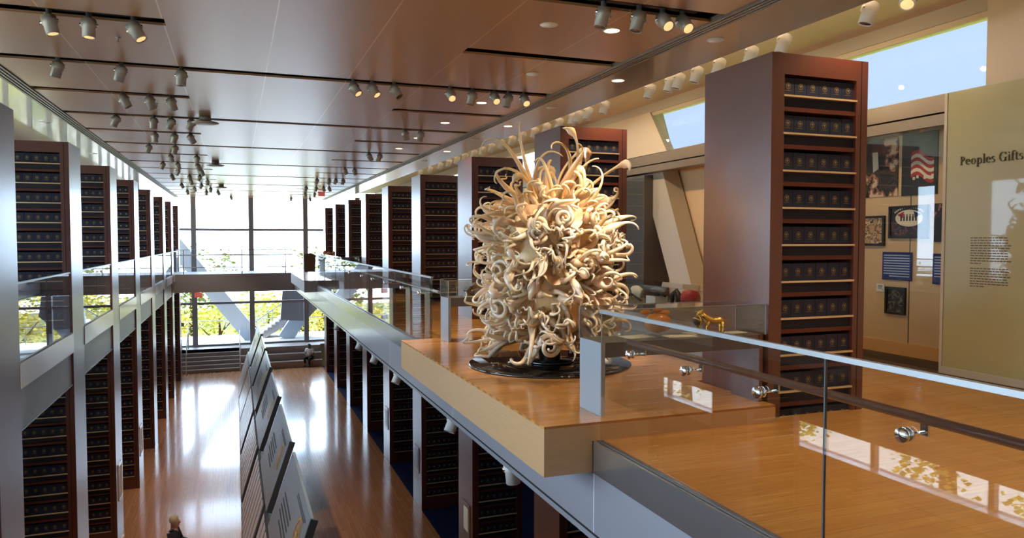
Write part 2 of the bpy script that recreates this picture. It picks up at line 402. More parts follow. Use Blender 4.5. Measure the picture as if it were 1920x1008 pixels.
struct('trim_5', fj, M_fascia_l, 'thin vertical joints in the balcony fascia', 'trim')
struct('floor_mat', box1(7.9, 9.06, 3, 12, 0.0, 0.012), M_dcarpet, 'brown carpet strip along the picture wall', 'floor')
# left balcony
struct('floor_balcony_left', box1(-5.2, XL - 0.05, -4, 44.3, -0.36, 0.0), M_bridge, 'narrow left balcony slab behind the book columns', 'floor')
for i in range(len(LY)):
    y0 = (LY[i - 1] + CD) if i else 3.0
    y1 = LY[i] if i else LY[0]
    if i == 0: continue
    struct('trim_%d' % (10 + i), box1(XL - 0.05, XL + 0.012, y0 + 0.003, y1 - 0.0, -0.35, 0.0), M_fascia_l, 'white edge band of the left balcony, %s bay from the camera' % ORD[i - 1], 'trim')
    struct('trim_%d' % (20 + i), box1(XL - 0.09, XL - 0.035, y0 + 0.003, y1 - 0.003, -0.93, -0.352), M_greymetal, 'grey panel hanging below the left balcony edge, %s bay' % ORD[i - 1], 'trim')
    struct('trim_%d' % (30 + i), box1(XL - 0.10, XL - 0.02, y0 + 0.003, y1 - 0.003, -0.955, -0.931), M_steel2, 'thin metal lip under the left grey panel, %s bay' % ORD[i - 1], 'trim')
struct('ceiling_alcoves_left', box1(-5.2, XL - 0.11, -4, 44.3, -0.93, -0.37), M_darkgrey, 'dark ceiling under the left balcony', 'ceiling')
# west side
struct('wall_west_low', box1(-5.35, -5.2, -4, YN + 0.6, ZL, -2.5), M_stone, 'low solid wall behind the left alcoves', 'wall')
struct('wall_west_band', box1(-5.35, -5.2, -4, YN + 0.6, -2.05, 0.05), M_greymetal, 'grey wall band at left balcony level', 'wall')
struct('wall_west_top', box1(-5.35, -5.2, -4, YN + 0.6, 3.5, 5.0), M_cream, 'wall above the left windows', 'wall')
struct('trim_46', box1(-5.2, -5.02, -4, 44, -2.82, -2.5), M_fascia_l, 'pale sill under the low left windows', 'trim')
wm = MB()
for k in range(23):
    y = -3.4 + 2.28 * k
    wm.box(-5.33, -5.22, y - 0.05, y + 0.05, -2.5, -2.05); wm.box(-5.33, -5.22, y - 0.05, y + 0.05, 0.05, 3.5)
wf = struct('window_1', wm, M_mull, 'long west window behind the left columns', 'window')
g = MB(); g.box(-5.285, -5.275, -4, YN, -2.5, -2.05); g.box(-5.285, -5.275, -4, YN, 0.05, 3.5); g.build('pane', M_wglass, wf)
# south end
struct('wall_south', box1(-5.35, 9.4, -4.2, -4.0, ZL, 5.2), M_cream, 'wall behind the camera', 'wall')
# north glazing
nm = MB()
for x in (-5.2, -2.27, 0.9, 4.04, 7.2, 9.2): nm.box(x - 0.14, x + 0.14, YN - 0.14, YN + 0.14, -4.62, 4.3)
for z in (2.26, -2.08, -4.58): nm.box(-5.2, 9.3, YN - 0.05, YN + 0.05, z - 0.07, z + 0.07)
nw = struct('window_2', nm, M_mull, 'tall far window wall with grey mullions', 'window')
box1(-5.2, 9.3, YN - 0.008, YN + 0.008, -4.62, 4.3).build('pane', M_wglass, nw)
# roof
struct('roof', box1(-6.0, 9.6, -4.2, YN + 0.9, 4.95, 5.25), M_black, 'dark roof deck above the ceiling', 'roof')
# main ceiling: panels split by the light slots
cm = MB(); t = 0.03; SW = 0.14
full = [11.72 + 4.72 * k for k in range(-3, 8)]; half = [9.32 + 4.72 * k for k in range(-2, 8)]
XA, XB = -3.05, 5.06
xs = [XA, -0.71, 2.83, XB]
cuts = sorted([(y, 'f') for y in full] + [(y, 'h') for y in half])
prev = -4.0
for y, k in cuts:
    if y < -3 or y > 46.5: continue
    cm.box(XA, XB, prev, y - SW, ZC, ZC + t)
    if k == 'h': cm.box(xs[1], xs[2], y - SW, y + SW, ZC, ZC + t)
    prev = y + SW
cm.box(XA, XB, prev, YN + 0.4, ZC, ZC + t)
struct('ceiling', cm, M_ceil, 'glossy tan panel ceiling with dark light slots', 'ceiling')
struct('ceiling_void', box1(XA - 0.3, XB + 0.3, -4, YN + 0.4, ZC + 0.17, ZC + 0.2), M_black, 'black void behind the ceiling slots', 'ceiling')
def diffuser(name, x0, x1, label):
    m = MB(); n = 4; w = (x1 - x0) / (2 * n - 1)
    for i in range(n): m.box(x0 + 2 * i * w, x0 + (2 * i + 1) * w, -4, YN + 0.4, ZC - 0.02, ZC + 0.05)
    struct(name, m, M_grille, label, 'ceiling vent')
    struct(name.replace('6', '8').replace('7', '9'), box1(x0, x1, -4, YN + 0.4, ZC + 0.05, ZC + 0.07), M_black, 'black backing of the ' + label, 'trim')
diffuser('trim_6', XB + 0.01, 5.27, 'slotted air vent along the right ceiling edge')
diffuser('trim_7', -3.27, XA - 0.01, 'slotted air vent along the left ceiling edge')
struct('ceiling_soffit_right', box1(5.275, 6.13, -4, YN + 0.4, ZC - 0.02, ZC + 0.05), M_soffit_r, 'bronze gloss soffit strip on the right', 'ceiling')
struct('ceiling_soffit_left', box1(-5.2, -3.275, -4, YN + 0.4, ZC - 0.02, ZC + 0.05), M_soffit_l, 'pale gloss soffit strip above the left columns', 'ceiling')
struct('ceiling_cream', box1(6.06, 9.4, -4, YN + 0.4, 4.60, 4.66), M_cream, 'cream ceiling above the exhibition aisle', 'ceiling')
struct('trim_44', box1(6.10, 6.13, -4, YN + 0.4, ZC + 0.05, 4.60), M_cream, 'upstand between bronze soffit and cream ceiling', 'trim')
# east side: header, clerestory, niche
XP, XW = 8.38, 9.06
struct('wall_east', box1(XW, XW + 0.12, -4, YN + 0.4, 0, 3.52), M_cream2, 'tan picture wall', 'wall')
hd = MB(); hd.box(XP - 0.02, XP + 0.25, -4, YN + 0.4, 3.30, 3.50); hd.box(XP + 0.0, XP + 0.25, -4, YN + 0.4, 3.14, 3.28); hd.box(XP + 0.02, XW + 0.1, -4, YN + 0.4, 3.44, 3.53)
struct('trim_40', hd, M_bronze, 'stepped bronze header over the picture niche', 'trim')
struct('trim_41', box1(XP + 0.25, XW, 6.8, YN, 3.20, 3.24), M_cream, 'pale lit top of the picture niche', 'trim')
ln = MB(); ln.box(XP + 0.0, XP + 0.10, -4, YN + 0.4, 4.41, 4.60)
struct('wall_east_lintel', ln, M_lintel, 'grey lintel over the clerestory windows', 'wall')
pw = MB(); pw.box(XP - 0.01, XP + 0.2, -4, 6.33, 3.5, 4.60)
for y0, y1 in ((11.3, 11.6), (18.6, 20.2), (26, 28), (34, 36)): pw.box(XP, XP + 0.2, y0, y1, 3.5, 4.60)
pw.prism([(XP - 0.005, 13.95, 4.42), (XP - 0.005, 13.28, 3.52), (XP - 0.005, 16.0, 3.52), (XP - 0.005, 16.0, 4.42)], (0.2, 0, 0))
struct('wall_east_top', pw, M_cream, 'cream wall panels between the clerestory windows', 'wall')
cf = MB(); cf.box(XP + 0.03, XP + 0.09, 6.33, 44, 4.34, 4.41); cf.box(XP + 0.03, XP + 0.09, 6.33, 44, 3.5, 3.53); cf.box(XP + 0.03, XP + 0.09, 6.33, 6.36, 3.5, 4.41)
w3 = struct('window_3', cf, M_cream, 'long clerestory window showing blue sky', 'window')
box1(XP + 0.05, XP + 0.06, 6.33, 44, 3.5, 4.41).build('pane', M_wglass2, w3)
struct('wall_east_lower', box1(9.3, 9.42, -4, YN + 0.4, ZL, 0), M_navy, 'dark back wall of the lower alcoves', 'wall')
struct('wall_north_east', box1(9.3, 9.42, 44, YN + 0.6, 0, 5.0), M_cream, 'wall end at the far right', 'wall')

# ------------------------------------------------------------------ BOOK COLUMNS
SHELF0, PITCH, NSH = 3.05, 0.351, 25
OX0, OX1 = 0.145, 1.015                       # shelf opening across the front
def make_column():
    H = ZT - ZL
    root = thing('book_column', (0, 0, 0), 'tmp', 'book column')
    b = MB()
    b.box(0, OX0, 0, 0.30, 0, H); b.box(OX1, CW, 0, 0.30, 0, H)                  # stiles
    b.box(0, 0.05, 0.30, CD, 0, H); b.box(CW - 0.05, CW, 0.30, CD, 0, H); b.box(0.05, CW - 0.05, 0.28, CD, 0, H)
    b.box(OX0, OX1, 0, 0.28, 3.245 - ZL, H)                                      # top board
    zb = SHELF0 - (NSH - 1) * PITCH - ZL
    b.box(OX0, OX1, 0.0, 0.28, 0, zb - 0.02)                                     # plinth
    b.build('carcass', M_mahog, root)
    gr = MB(); gr.box(CW - 0.086, CW - 0.078, -0.003, 0.0, 0, H); gr.build('groove', M_black, root)
    r = MB(); d = MB()
    for k in range(NSH):
        z = SHELF0 - k * PITCH - ZL
        if k < NSH - 1: r.box(OX0, OX1, 0.012, 0.26, z - 0.145, z - 0.105); d.box(OX0, OX1, 0.03, 0.05, z - 0.105, z - 0.018)
        r.box(OX0, OX1, 0.02, 0.27, z - 0.018, z - 0.001)
    r.build('shelf_rails', M_mahog_dark, root)
    d.box(OX0, OX1, 0.262, 0.275, zb, 3.245 - ZL)
    d.build('back_panel', M_navy, root)
    for k in range(NSH):
        z = SHELF0 - k * PITCH - ZL
        MB().box(OX0 - 0.008, OX1 + 0.008, -0.008, 0.02, z - 0.011, z + 0.006).build('shelf_edge', M_brass, root)
    return root
colp = make_column(); register(colp)
columns = []
RDESC = ['nearest right', 'second right', 'third right', 'fourth right', 'fifth right', 'sixth right', 'seventh right', 'eighth right', 'farthest right']
LDESC = ['nearest left', 'second left', 'third left', 'fourth left', 'fifth left', 'sixth left', 'seventh left', 'farthest left']
first = True
for side, ys, desc in (('R', RY, RDESC), ('L', LY, LDESC)):
    for i, y in enumerate(ys):
        x = (XR - 0.012 * i * 0) if side == 'R' else XL - CW
        o = colp if first else copy_tree(colp); first = False
        o.location = (x, y, ZL)
        o['group'] = 'mahogany book columns along the hall'
        where = {'R': 'on the right beside the balcony', 'L': 'on the left of the hall'}[side]
        o['label'] = 'tall mahogany book column with brass shelf edges, %s of the row %s' % ('nearest' if i == 0 else ('farthest' if i == len(ys) - 1 else ORD[i]), where)
        columns.append((side, i, x, y, desc[i]))
# archive boxes: the 300 that show largest are things, the rest one mass
AABB = [((x, y, ZL), (x + CW, y + CD, ZT), (s, i)) for s, i, x, y, d in columns]
AABB += [((XF, -4, -0.87), (9.3, 44, 0.0), None), ((2.353, 5.54, -0.26), (4.7, 11.13, 0.16), None), ((-5.2, 3, -0.93), (XL, 44, 0), None), ((2.9, 7.6, 0.2), (4.3, 9.0, 2.2), None), ((2.35, 28, -0.3), (3.5, 35, 0.2), None)]
def blocked(p, own):
    d = p - EYE
    for lo, hi, key in AABB:
        if key == own: continue
        t0, t1 = 0.0, 0.999
        for a in range(3):
            if abs(d[a]) < 1e-9:
                if EYE[a] < lo[a] or EYE[a] > hi[a]: t0 = 2; break
                continue
            u, v = (lo[a] - EYE[a]) / d[a], (hi[a] - EYE[a]) / d[a]
            if u > v: u, v = v, u
            t0 = max(t0, u); t1 = min(t1, v)
        if t0 < t1: return True
    return False
RC = cam.rotation_euler.to_matrix()
def project(p):
    q = RC.transposed() @ (Vector(p) - EYE)
    if q.z > -0.01: return None
    return 960 + 1387 * q.x / -q.z, 504 - 1387 * q.y / -q.z, -q.z
BW = (OX1 - OX0) / 6
cand = []; rest = []
for s, i, x, y, d in columns:
    for k in range(NSH):
        for j in range(6):
            p = Vector((x + OX0 + (j + 0.5) * BW, y + 0.035, SHELF0 - k * PITCH + 0.09))
            q = project(p)
            see = q and -5 < q[0] < 1925 and -5 < q[1] < 1013 and not blocked(p - Vector((0, .05, 0)), (s, i))
            (cand if see else rest).append((q[2] if see else 999, s, i, k, j, x, y, d))
cand.sort(); keep = cand[:300]; rest += cand[300:]
bx = MB(); hw, hb = BW / 2 - 0.002, 0.172
bx.box(-hw, hw, 0, 0.19, 0, hb)
bproto = bx.build('archive_box', M_box)
sd = MB()
sd.lathe([(0.0, -0.004), (0.030, -0.004), (0.032, 0.0)], n=16, axis='y', smooth=False)
def seal_mesh(parent):
    m = MB()
    c = Vector((0, -0.003, 0.095))
    m.add([c + Vector((0.026 * math.cos(a), 0, 0.030 * math.sin(a))) for a in [2 * PI * k / 16 for k in range(16)]] + [c + Vector((0.021 * math.cos(a), 0, 0.025 * math.sin(a))) for a in [2 * PI * k / 16 for k in range(16)]],
          [(k, (k + 1) % 16, 16 + (k + 1) % 16, 16 + k) for k in range(16)])
    # shield with spread wings
    m.prism([(0.006, -0.002, 0.106), (0.018, -0.002, 0.100), (0.008, -0.002, 0.096), (0.005, -0.002, 0.084), (0, -0.002, 0.078), (-0.005, -0.002, 0.084), (-0.008, -0.002, 0.096), (-0.018, -0.002, 0.100), (-0.006, -0.002, 0.106), (0, -0.002, 0.113)], (0, -0.003, 0))
    m.box(-0.03, 0.03, -0.0015, 0, 0.052, 0.055)
    return m.build('gold_seal', M_gold, parent)
sproto = seal_mesh(bproto)
def ordn(n): return {1: '1st', 2: '2nd', 3: '3rd'}.get(n, '%dth' % n)
for n, (q, s, i, k, j, x, y, d) in enumerate(keep):
    if n == 0: o, sl = bproto, sproto
    else:
        o = bproto.copy(); COL.objects.link(o); sl = sproto.copy(); COL.objects.link(sl); sl.parent = o
    o.location = (x + OX0 + (j + 0.5) * BW, y + 0.035, SHELF0 - k * PITCH + 0.0005)
    tag(o, 'navy box with gold seal, %s from left, %s shelf down, %s column' % (ordn(j + 1), ordn(k + 1), d), 'archive box', 'navy archive boxes on the column shelves')
rm = MB(); rs = MB()
for q, s, i, k, j, x, y, d in rest:
    if (s == 'L' and i == 0): continue
    X0 = x + OX0 + (j + 0.5) * BW; z = SHELF0 - k * PITCH + 0.0005
    rm.box(X0 - hw, X0 + hw, y + 0.035, y + 0.22, z, z + hb)
    rs.prism([(X0 + 0.024 * math.cos(a), y + 0.034, z + 0.095 + 0.028 * math.sin(a)) for a in [2 * PI * c / 8 for c in range(8)]], (0, -0.002, 0))
ro = tag(rm.build('archive_boxes', M_box), 'mass of small navy archive boxes on the farther and lower column shelves', 'archive boxes', 'navy archive boxes on the column shelves', 'stuff')
tag(rs.build('gold_seals', M_gold, ro), kind='stuff')
# engraved plaques on the column sides below the balcony
for y, z, w in ((15.42, -4.45, 0.5), (20.2, -4.45, 0.55), (24.6, -4.3, 0.5)):
    r = thing('wall_plaque', (XR, y, z), 'small framed plaque on the %s column side below the balcony' % {15.42: 'third right', 20.2: 'fourth right', 24.6: 'fifth right'}[y], 'plaque', 'plaques on the right columns')
    MB().box(XR - 0.02, XR - 0.001, y - w / 2, y + w / 2, z - 0.36, z + 0.36).build('plaque_frame', M_steel2 if y > 16 else M_bronze, r)
    MB().box(XR - 0.026, XR - 0.0205, y - w / 2 + 0.09, y + w / 2 - 0.09, z - 0.26, z + 0.26).build('plaque_plate', M_paper if y < 16 else M_greymetal, r)
for y, z in ((20.5, -4.3), (24.9, -4.4)):
    r = thing('wall_plaque', (XL, y, z), 'pale plaque on the %s left column side' % ('third' if y < 22 else 'fourth'), 'plaque', 'plaques on the left columns')
    MB().box(XL + 0.001, XL + 0.025, y - 0.28, y + 0.28, z - 0.45, z + 0.45).build('plaque_frame', M_fascia_l, r)
    MB().box(XL + 0.0255, XL + 0.029, y - 0.21, y + 0.21, z - 0.38, z + 0.38).build('plaque_plate', M_paper, r)

# ------------------------------------------------------------------ PLATFORM
PX0, PY0, PY1, PZ = 2.353, 5.54, 11.13, 0.16
pl = thing('display_platform', (PX0, PY0, -0.26), 'raised wooden platform jutting over the hall under the glass sculpture', 'platform')
m = MB(); m.box(PX0, 2.795, PY0, PY1, -0.26, PZ - 0.021); m.box(2.7951, 4.69, PY0, PY1, 0.001, PZ - 0.021); m.build('plinth_body', M_plinth_side, pl)
MB().box(PX0, 4.69, PY0, PY1, PZ - 0.02, PZ).box(4.6905, 5.95, 6.8, 10.4, PZ - 0.02, PZ).build('plinth_top', M_floor2, pl)
m = MB(); m.box(4.6905, 5.95, 6.8, 10.4, 0.001, PZ - 0.021); m.build('plinth_base', M_plinth_side, pl)
dk = MB(); dk.lathe([(0.98, 0.0), (1.0, 0.004), (1.0, 0.022), (0.985, 0.028)], c=(3.62, 8.35, PZ + 0.0005), n=64)
disc = tag(dk.build('sculpture_base', M_blackgloss, None, origin=(3.62, 8.35, PZ)), 'round black gloss disc under the glass sculpture', 'disc base')

# second wooden platform far down the balcony
pf = thing('display_platform', (2.353, 28.1, -0.26), 'small far wooden platform jutting over the hall near the bridge', 'platform')
m = MB(); m.box(2.353, 2.795, 28.1, 35.0, -0.26, 0.155); m.box(2.7951, 3.6, 28.1, 35.0, 0.001, 0.155); m.build('plinth_body', M_stone, pf)  # wooden body in the grey stone material, its shade put into the colour
MB().box(2.353, 3.6, 28.1, 35.0, 0.156, 0.17).build('plinth_top', M_floor2, pf)

# ------------------------------------------------------------------ GLASS SCULPTURE (blown glass tendrils)
SC = Vector((3.62, 8.35, 0.19))
sc = thing('glass_sculpture', SC, 'tall cream gold blown glass sculpture of curling tendrils on round black base', 'sculpture')
core = MB()
prof = [(0.12, 0.24), (0.2, 0.27), (0.36, 0.34), (0.54, 0.48), (0.60, 0.7), (0.56, 1.0), (0.58, 1.3), (0.60, 1.6), (0.50, 1.85), (0.3, 2.0), (0.06, 2.08)]
n = 26; vs = []; fs = []
for r, h in prof:
    for k in range(n):
        a = 2 * PI * k / n; rr = r * (0.82 + 0.22 * random.random()) if r > 0.2 else r
        vs.append(SC + Vector((rr * math.cos(a), rr * math.sin(a), h)))
for i in range(len(prof) - 1):
    for k in range(n): fs.append((i * n + k, i * n + (k + 1) % n, (i + 1) * n + (k + 1) % n, (i + 1) * n + k))
fs.append(tuple((len(prof) - 1) * n + k for k in range(n)))
core.add(vs, fs, True); core.build('core', M_sculpt_core, sc)
st = MB(); st.lathe([(0.3, 0.0), (0.3, 0.03), (0.14, 0.04), (0.13, 0.5)], c=SC, n=24); st.build('steel_stem', M_blackgloss, sc)
rnd = random.Random(41)
def tendril(p0, d, length, r0, curl, turns, bulb=False, up=0.0, steps=16, leaf=False):
    """tapered glass horn that leaves p0 along d, bends and ends in a spiral"""
    d = Vector(d).normalized(); side = d.orthogonal().normalized()
    side = Matrix.Rotation(rnd.uniform(0, 2 * PI), 3, d) @ side
    pts = [Vector(p0)]; rad = [r0]
    ns = steps; seg = length / ns; cur = d.copy()
    hook = turns * 2 * PI
    for i in range(1, ns + 1):
        f = i / ns
        g = max(0.0, (f - 0.42) / 0.58)
        ang = curl * math.sin(f * PI) * 1.5 / ns + hook * (2 * g / 0.58) * (1.0 / ns)
        cur = Matrix.Rotation(ang, 3, side) @ cur
        cur = (cur + Vector((0, 0, up / ns)) * (1 - g) + side * 0.03).normalized()
        sg = seg * (1.45 - 0.9 * f)
        pts.append(pts[-1] + cur * sg)
        r = r0 * (0.95 * (1 - f) ** 2.5 + 1.0 - 0.74 * f)
        if bulb: r += r0 * 1.1 * math.exp(-((f - 0.42) / 0.12) ** 2)
        if leaf: r = r0 * (0.8 - 0.3 * f) + r0 * 1.5 * math.exp(-((f - 0.8) / 0.09) ** 2) if f < 0.97 else r0 * 0.15
        rad.append(max(r, 0.004))
    return pts, rad
pieces = []
# crown of long upright horns
for k in range(17):
    a = 2 * PI * k / 17 + rnd.uniform(-.15, .15); tl = rnd.uniform(0.1, 0.75)
    p0 = SC + Vector((0.16 * math.cos(a), 0.16 * math.sin(a), rnd.uniform(1.7, 2.0)))
    d = Vector((math.cos(a) * tl, math.sin(a) * tl, 1.0))
    pieces.append((tendril(p0, d, rnd.uniform(0.7, 1.3), rnd.uniform(0.024, 0.034), rnd.uniform(-0.8, 1.2), rnd.uniform(0.1, 0.75), bulb=rnd.random() < .3, leaf=rnd.random() < .35, steps=24), p0, a))
# body
N = 600
for k in range(N):
    u = (k + 0.5) / N; h = 0.34 + 1.62 * u; a = k * 2.39996 + rnd.uniform(-.3, .3)
    rc = 0.40 if 0.35 < h < 1.7 else 0.24
    p0 = SC + Vector((rc * math.cos(a), rc * math.sin(a), h))
    tilt = rnd.uniform(-0.5, 0.35) + (h - 1.1) * 0.6
    d = Vector((math.cos(a), math.sin(a), tilt))
    big = rnd.random()
    L = rnd.uniform(0.5, 0.72) if big < 0.75 else rnd.uniform(0.72, 0.95)
    r0 = rnd.uniform(0.02, 0.034)
    pieces.append((tendril(p0, d, L, r0, rnd.uniform(-1.3, 1.3), rnd.choice((0.45, 0.6, 0.9, 1.2, 1.5)) * rnd.uniform(.85, 1.15), bulb=rnd.random() < .12, up=rnd.uniform(-0.7, 0.7), leaf=rnd.random() < .06, steps=22), p0, a))
# drooping horns at the foot that sweep up again
for k in range(18):
    a = 2 * PI * k / 18 + rnd.uniform(-.2, .2)
    p0 = SC + Vector((0.2 * math.cos(a), 0.2 * math.sin(a), rnd.uniform(0.32, 0.5)))
    d = Vector((math.cos(a), math.sin(a), -0.45))
    T = tendril(p0, d, rnd.uniform(0.7, 0.95), rnd.uniform(0.028, 0.036), 0.2, 0.5, up=1.6)
    pieces.append((T, p0, a))
# ram's-horn spirals and loops on the body
for k in range(26):
    a = 2 * PI * k / 26 + rnd.uniform(-.25, .25); h = rnd.uniform(0.5, 1.8) if k % 6 else rnd.uniform(0.14, 0.3)
    o_ = Vector((math.cos(a), math.sin(a), 0)); tn = Vector((-math.sin(a), math.cos(a), 0)); zz = Vector((0, 0, 1))
    tn = (tn + o_ * rnd.uniform(-.6, .6)).normalized(); c = SC + o_ * rnd.uniform(0.66, 0.8) + zz * h
    R0 = rnd.uniform(0.09, 0.14); sg = rnd.choice((-1, 1)); ph = rnd.uniform(0, 6.28); pts = []; rad = []
    for q in range(34):
        f = q / 33; an = ph + sg * f * 2 * PI * 1.9; rr = R0 * (1 - 0.8 * f)
        pts.append(c + (tn * math.cos(an) + zz * math.sin(an)) * rr + o_ * (0.12 * f - 0.02)); rad.append(0.034 * (1 - 0.62 * f))
    root = SC + o_ * 0.35 + zz * max(0.3, h); p1 = pts[0]
    pre = [root.lerp(p1, t) for t in (0.0, 0.5)]
    pieces.append(((pre + pts, [0.05, 0.04] + rad), root, a))
for (pts, rad), p0, a in pieces:
    for p in pts:
        if p.z < SC.z + 0.09: p.z = SC.z + 0.09 + 0.02 * rnd.random()
toward = (EYE - SC); toward.z = 0; toward.normalize()
def front(t): return max((p - SC).dot(toward) for p in t[0][0]) + 0.25 * max(0, max(p.z for p in t[0][0]) - SC.z - 1.9) + 0.2 * max(abs((p - SC).cross(toward).z) for p in t[0][0])
pieces.sort(key=front, reverse=True)
for (pts, rad), p0, a in pieces[:100]:
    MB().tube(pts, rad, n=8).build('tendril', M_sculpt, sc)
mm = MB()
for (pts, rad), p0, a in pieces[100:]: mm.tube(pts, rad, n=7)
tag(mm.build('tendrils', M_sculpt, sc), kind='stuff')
# frilled cups near the upper front
for k in range(7):
    a = math.atan2(toward.y, toward.x) + rnd.uniform(-1.3, 1.3); h = rnd.uniform(0.7, 1.95)
    c = SC + Vector((0.5 * math.cos(a), 0.5 * math.sin(a), h)); dn = Vector((math.cos(a), math.sin(a), 0.5)).normalized()
    q = dn.to_track_quat('Z', 'Y').to_matrix(); nn = 28; vs = []; fs = []
    for i, (r, hh) in enumerate(((0.03, 0), (0.10, 0.03), (0.17, 0.09), (0.22, 0.12))):
        for j in range(nn):
            b = 2 * PI * j / nn
            vs.append(c + q @ Vector((r * math.cos(b), r * math.sin(b), hh + (0.03 * i / 3) * math.sin(b * 7))))
    for i in range(3):
        for j in range(nn): fs.append((i * nn + j, i * nn + (j + 1) % nn, (i + 1) * nn + (j + 1) % nn, (i + 1) * nn + j))
    MB().add(vs, fs, True).build('frilled_cup', M_sculpt, sc)

# ------------------------------------------------------------------ GLASS BALUSTRADES
GX = 2.85
def balustrade(label, x, y0, y1, z0, ztop, panes, rail=True, buttons=(), side=1, hz=0.87, post_end=False, hmat=None):
    r = thing('glass_balustrade', (x, y0, z0), label, 'balustrade')
    for i in range(len(panes) - 1):
        MB().box(x - 0.007, x + 0.007, panes[i] + 0.006, panes[i + 1] - 0.006, z0 + 0.002, ztop).build('glass_pane', M_bglass, r)
        if i: MB().box(x - 0.0075, x + 0.0075, panes[i] - 0.0045, panes[i] + 0.0045, z0 + 0.012, ztop - 0.001).build('pane_joint', M_ink, r)
    MB().box(x - 0.017, x + 0.017, y0, y1, ztop, ztop + 0.028).build('top_cap', M_steel2, r)
    MB().box(x - 0.012, x + 0.026, y0, y1, z0 - 0.0, z0 + 0.012).build('base_channel', M_darkgrey, r)
    if rail:
        hx = x + 0.12 * side
        hr = MB().tube([(hx, y0 + 0.03, hz), (hx, y1 - 0.25, hz)], 0.024, n=12).build('handrail', hmat or M_rail, r)
        for y in buttons:
            b = MB()
            b.lathe([(0.034, -0.03), (0.036, -0.012), (0.03, -0.0075)], c=(x, y, hz - 0.06), n=20, axis='x')
            b.lathe([(0.032, 0.0075), (0.032, 0.022)], c=(x, y, hz - 0.06), n=20, axis='x')
            b.tube([(x, y, hz - 0.06), (hx, y, hz - 0.06)], 0.008, n=8)
            b.box(hx - 0.006, hx + 0.006, y - 0.02, y + 0.02, hz - 0.075, hz - 0.02)
            b.build('rail_bracket', M_chrome, r)
    return r
balustrade('nearest glass balustrade with dark wood handrail in the foreground', GX, -3.8, 5.50, 0.0, 1.085, [-3.8, 0.45, 2.99, 5.50], buttons=(5.0, 4.25, 3.5, 2.5, 1.4, 0.2))
balustrade('long far glass balustrade along the right balcony edge beyond the platform', GX, 11.16, 28.07, 0.0, 1.09, [11.16, 14.0, 17.0, 20.0, 23.0, 26.0, 28.07], buttons=(12, 13.4, 15, 16.5, 18, 20, 22, 24), hmat=M_steel2)
for i in range(1, len(LY)):
    y0, y1 = LY[i - 1] + CD + 0.01, LY[i] - 0.01
    balustrade('left balcony glass balustrade between the %s and %s left columns' % (('nearest' if i == 1 else ORD[i - 1]), ORD[i]), XL - 0.03, y0, y1, 0.005, 1.08, [y0, (y0 + y1) / 2, y1], rail=False)

# ------------------------------------------------------------------ DISPLAY CASES
def display_case(label, x0, x1, y0, y1, z0, deck, top, panel_side, legmat=M_darkgrey):
    r = thing('display_case', (x0, y0, z0), label, 'display case')
    MB().box(x0 + 0.02, x1 - 0.02, y0 + 0.02, y1 - 0.02, deck - 0.13, deck).build('deck', M_darkgrey, r)
    for xa, xb in ((x0, x0 + 0.04), (x1 - 0.06, x1 - 0.02)) if panel_side == 'x' else ((x0 + 0.1, x0 + 0.2), (x1 - 0.2, x1 - 0.1)):
        MB().box(xa, xb, y0 + 0.01, y1 - 0.01, z0 + 0.001, deck - 0.001).build('end_panel', M_greymetal if xa < x0 + 0.2 else M_mahog, r)
    g = 0.006
    m = MB()
    m.box(x0, x1, y0, y0 + g, deck + 0.0, top); m.box(x0, x1, y1 - g, y1, deck + 0.0, top)
    m.box(x0, x0 + g, y0 + g, y1 - g, deck, top); m.box(x1 - g, x1, y0 + g, y1 - g, deck, top)
    m.box(x0, x1, y0, y1, top, top + g)
    m.build('glass_cover', M_cglass, r)
    e = MB()
    for xx in (x0, x1):
        for yy in (y0, y1): e.box(xx - 0.004, xx + 0.004, yy - 0.004, yy + 0.004, deck, top)
    for y in (y0, y1): e.box(x0, x1, y - 0.004, y + 0.004, top + g, top + g + 0.005)
    e.build('edge_trim', M_steel2, r)
    return r
VD = 0.80
display_case('nearest glass display case with amber figures beside the nearest column', 2.95, 4.68, 5.68, 6.12, PZ, VD, 1.08, 'x')
display_case('glass display case across the far end of the wooden platform', 2.96, 4.68, 10.62, 11.08, PZ, 0.82, 1.08, 'x')
display_case('glass display case behind the sculpture holding a red ball', 5.25, 5.85, 7.0, 10.4, PZ, 0.80, 1.07, 'y')
display_case('far glass display case holding an orange floral model', 3.9, 4.6, 29.6, 38.6, 0.0, 0.72, 0.98, 'y')
DK = VD + 0.001
def flat_docs(spots):
    for i, (x, y, w, d, z, rz, lab) in enumerate(spots):
        M = Matrix.Translation((x, y, z)) @ Matrix.Rotation(rz, 4, 'Z')
        o = MB().box(-w / 2, w / 2, -d / 2, d / 2, 0, 0.004, M).build('document', M_paper, None, origin=(x, y, z))
        tag(o, lab, 'document', 'papers lying in the display cases')
flat_docs([(3.45, 5.95, 0.28, 0.2, DK, 0.1, 'pale paper left of the amber figure in the nearest case'),
           (3.85, 5.85, 0.3, 0.16, DK, -0.08, 'pale paper in the middle of the nearest case'),
           (4.12, 5.98, 0.22, 0.18, DK, 0.2, 'pale paper between striped ball and gold animal'),
           (4.5, 5.9, 0.2, 0.14, DK, 0.15, 'small paper near the right end of the nearest case'),
           (3.8, 10.8, 0.4, 0.2, 0.821, 0.0, 'cream paper lying in the case across the platform end'),
           (5.5, 7.6, 0.3, 0.4, DK, 0.1, 'cream card in the case behind the sculpture')])
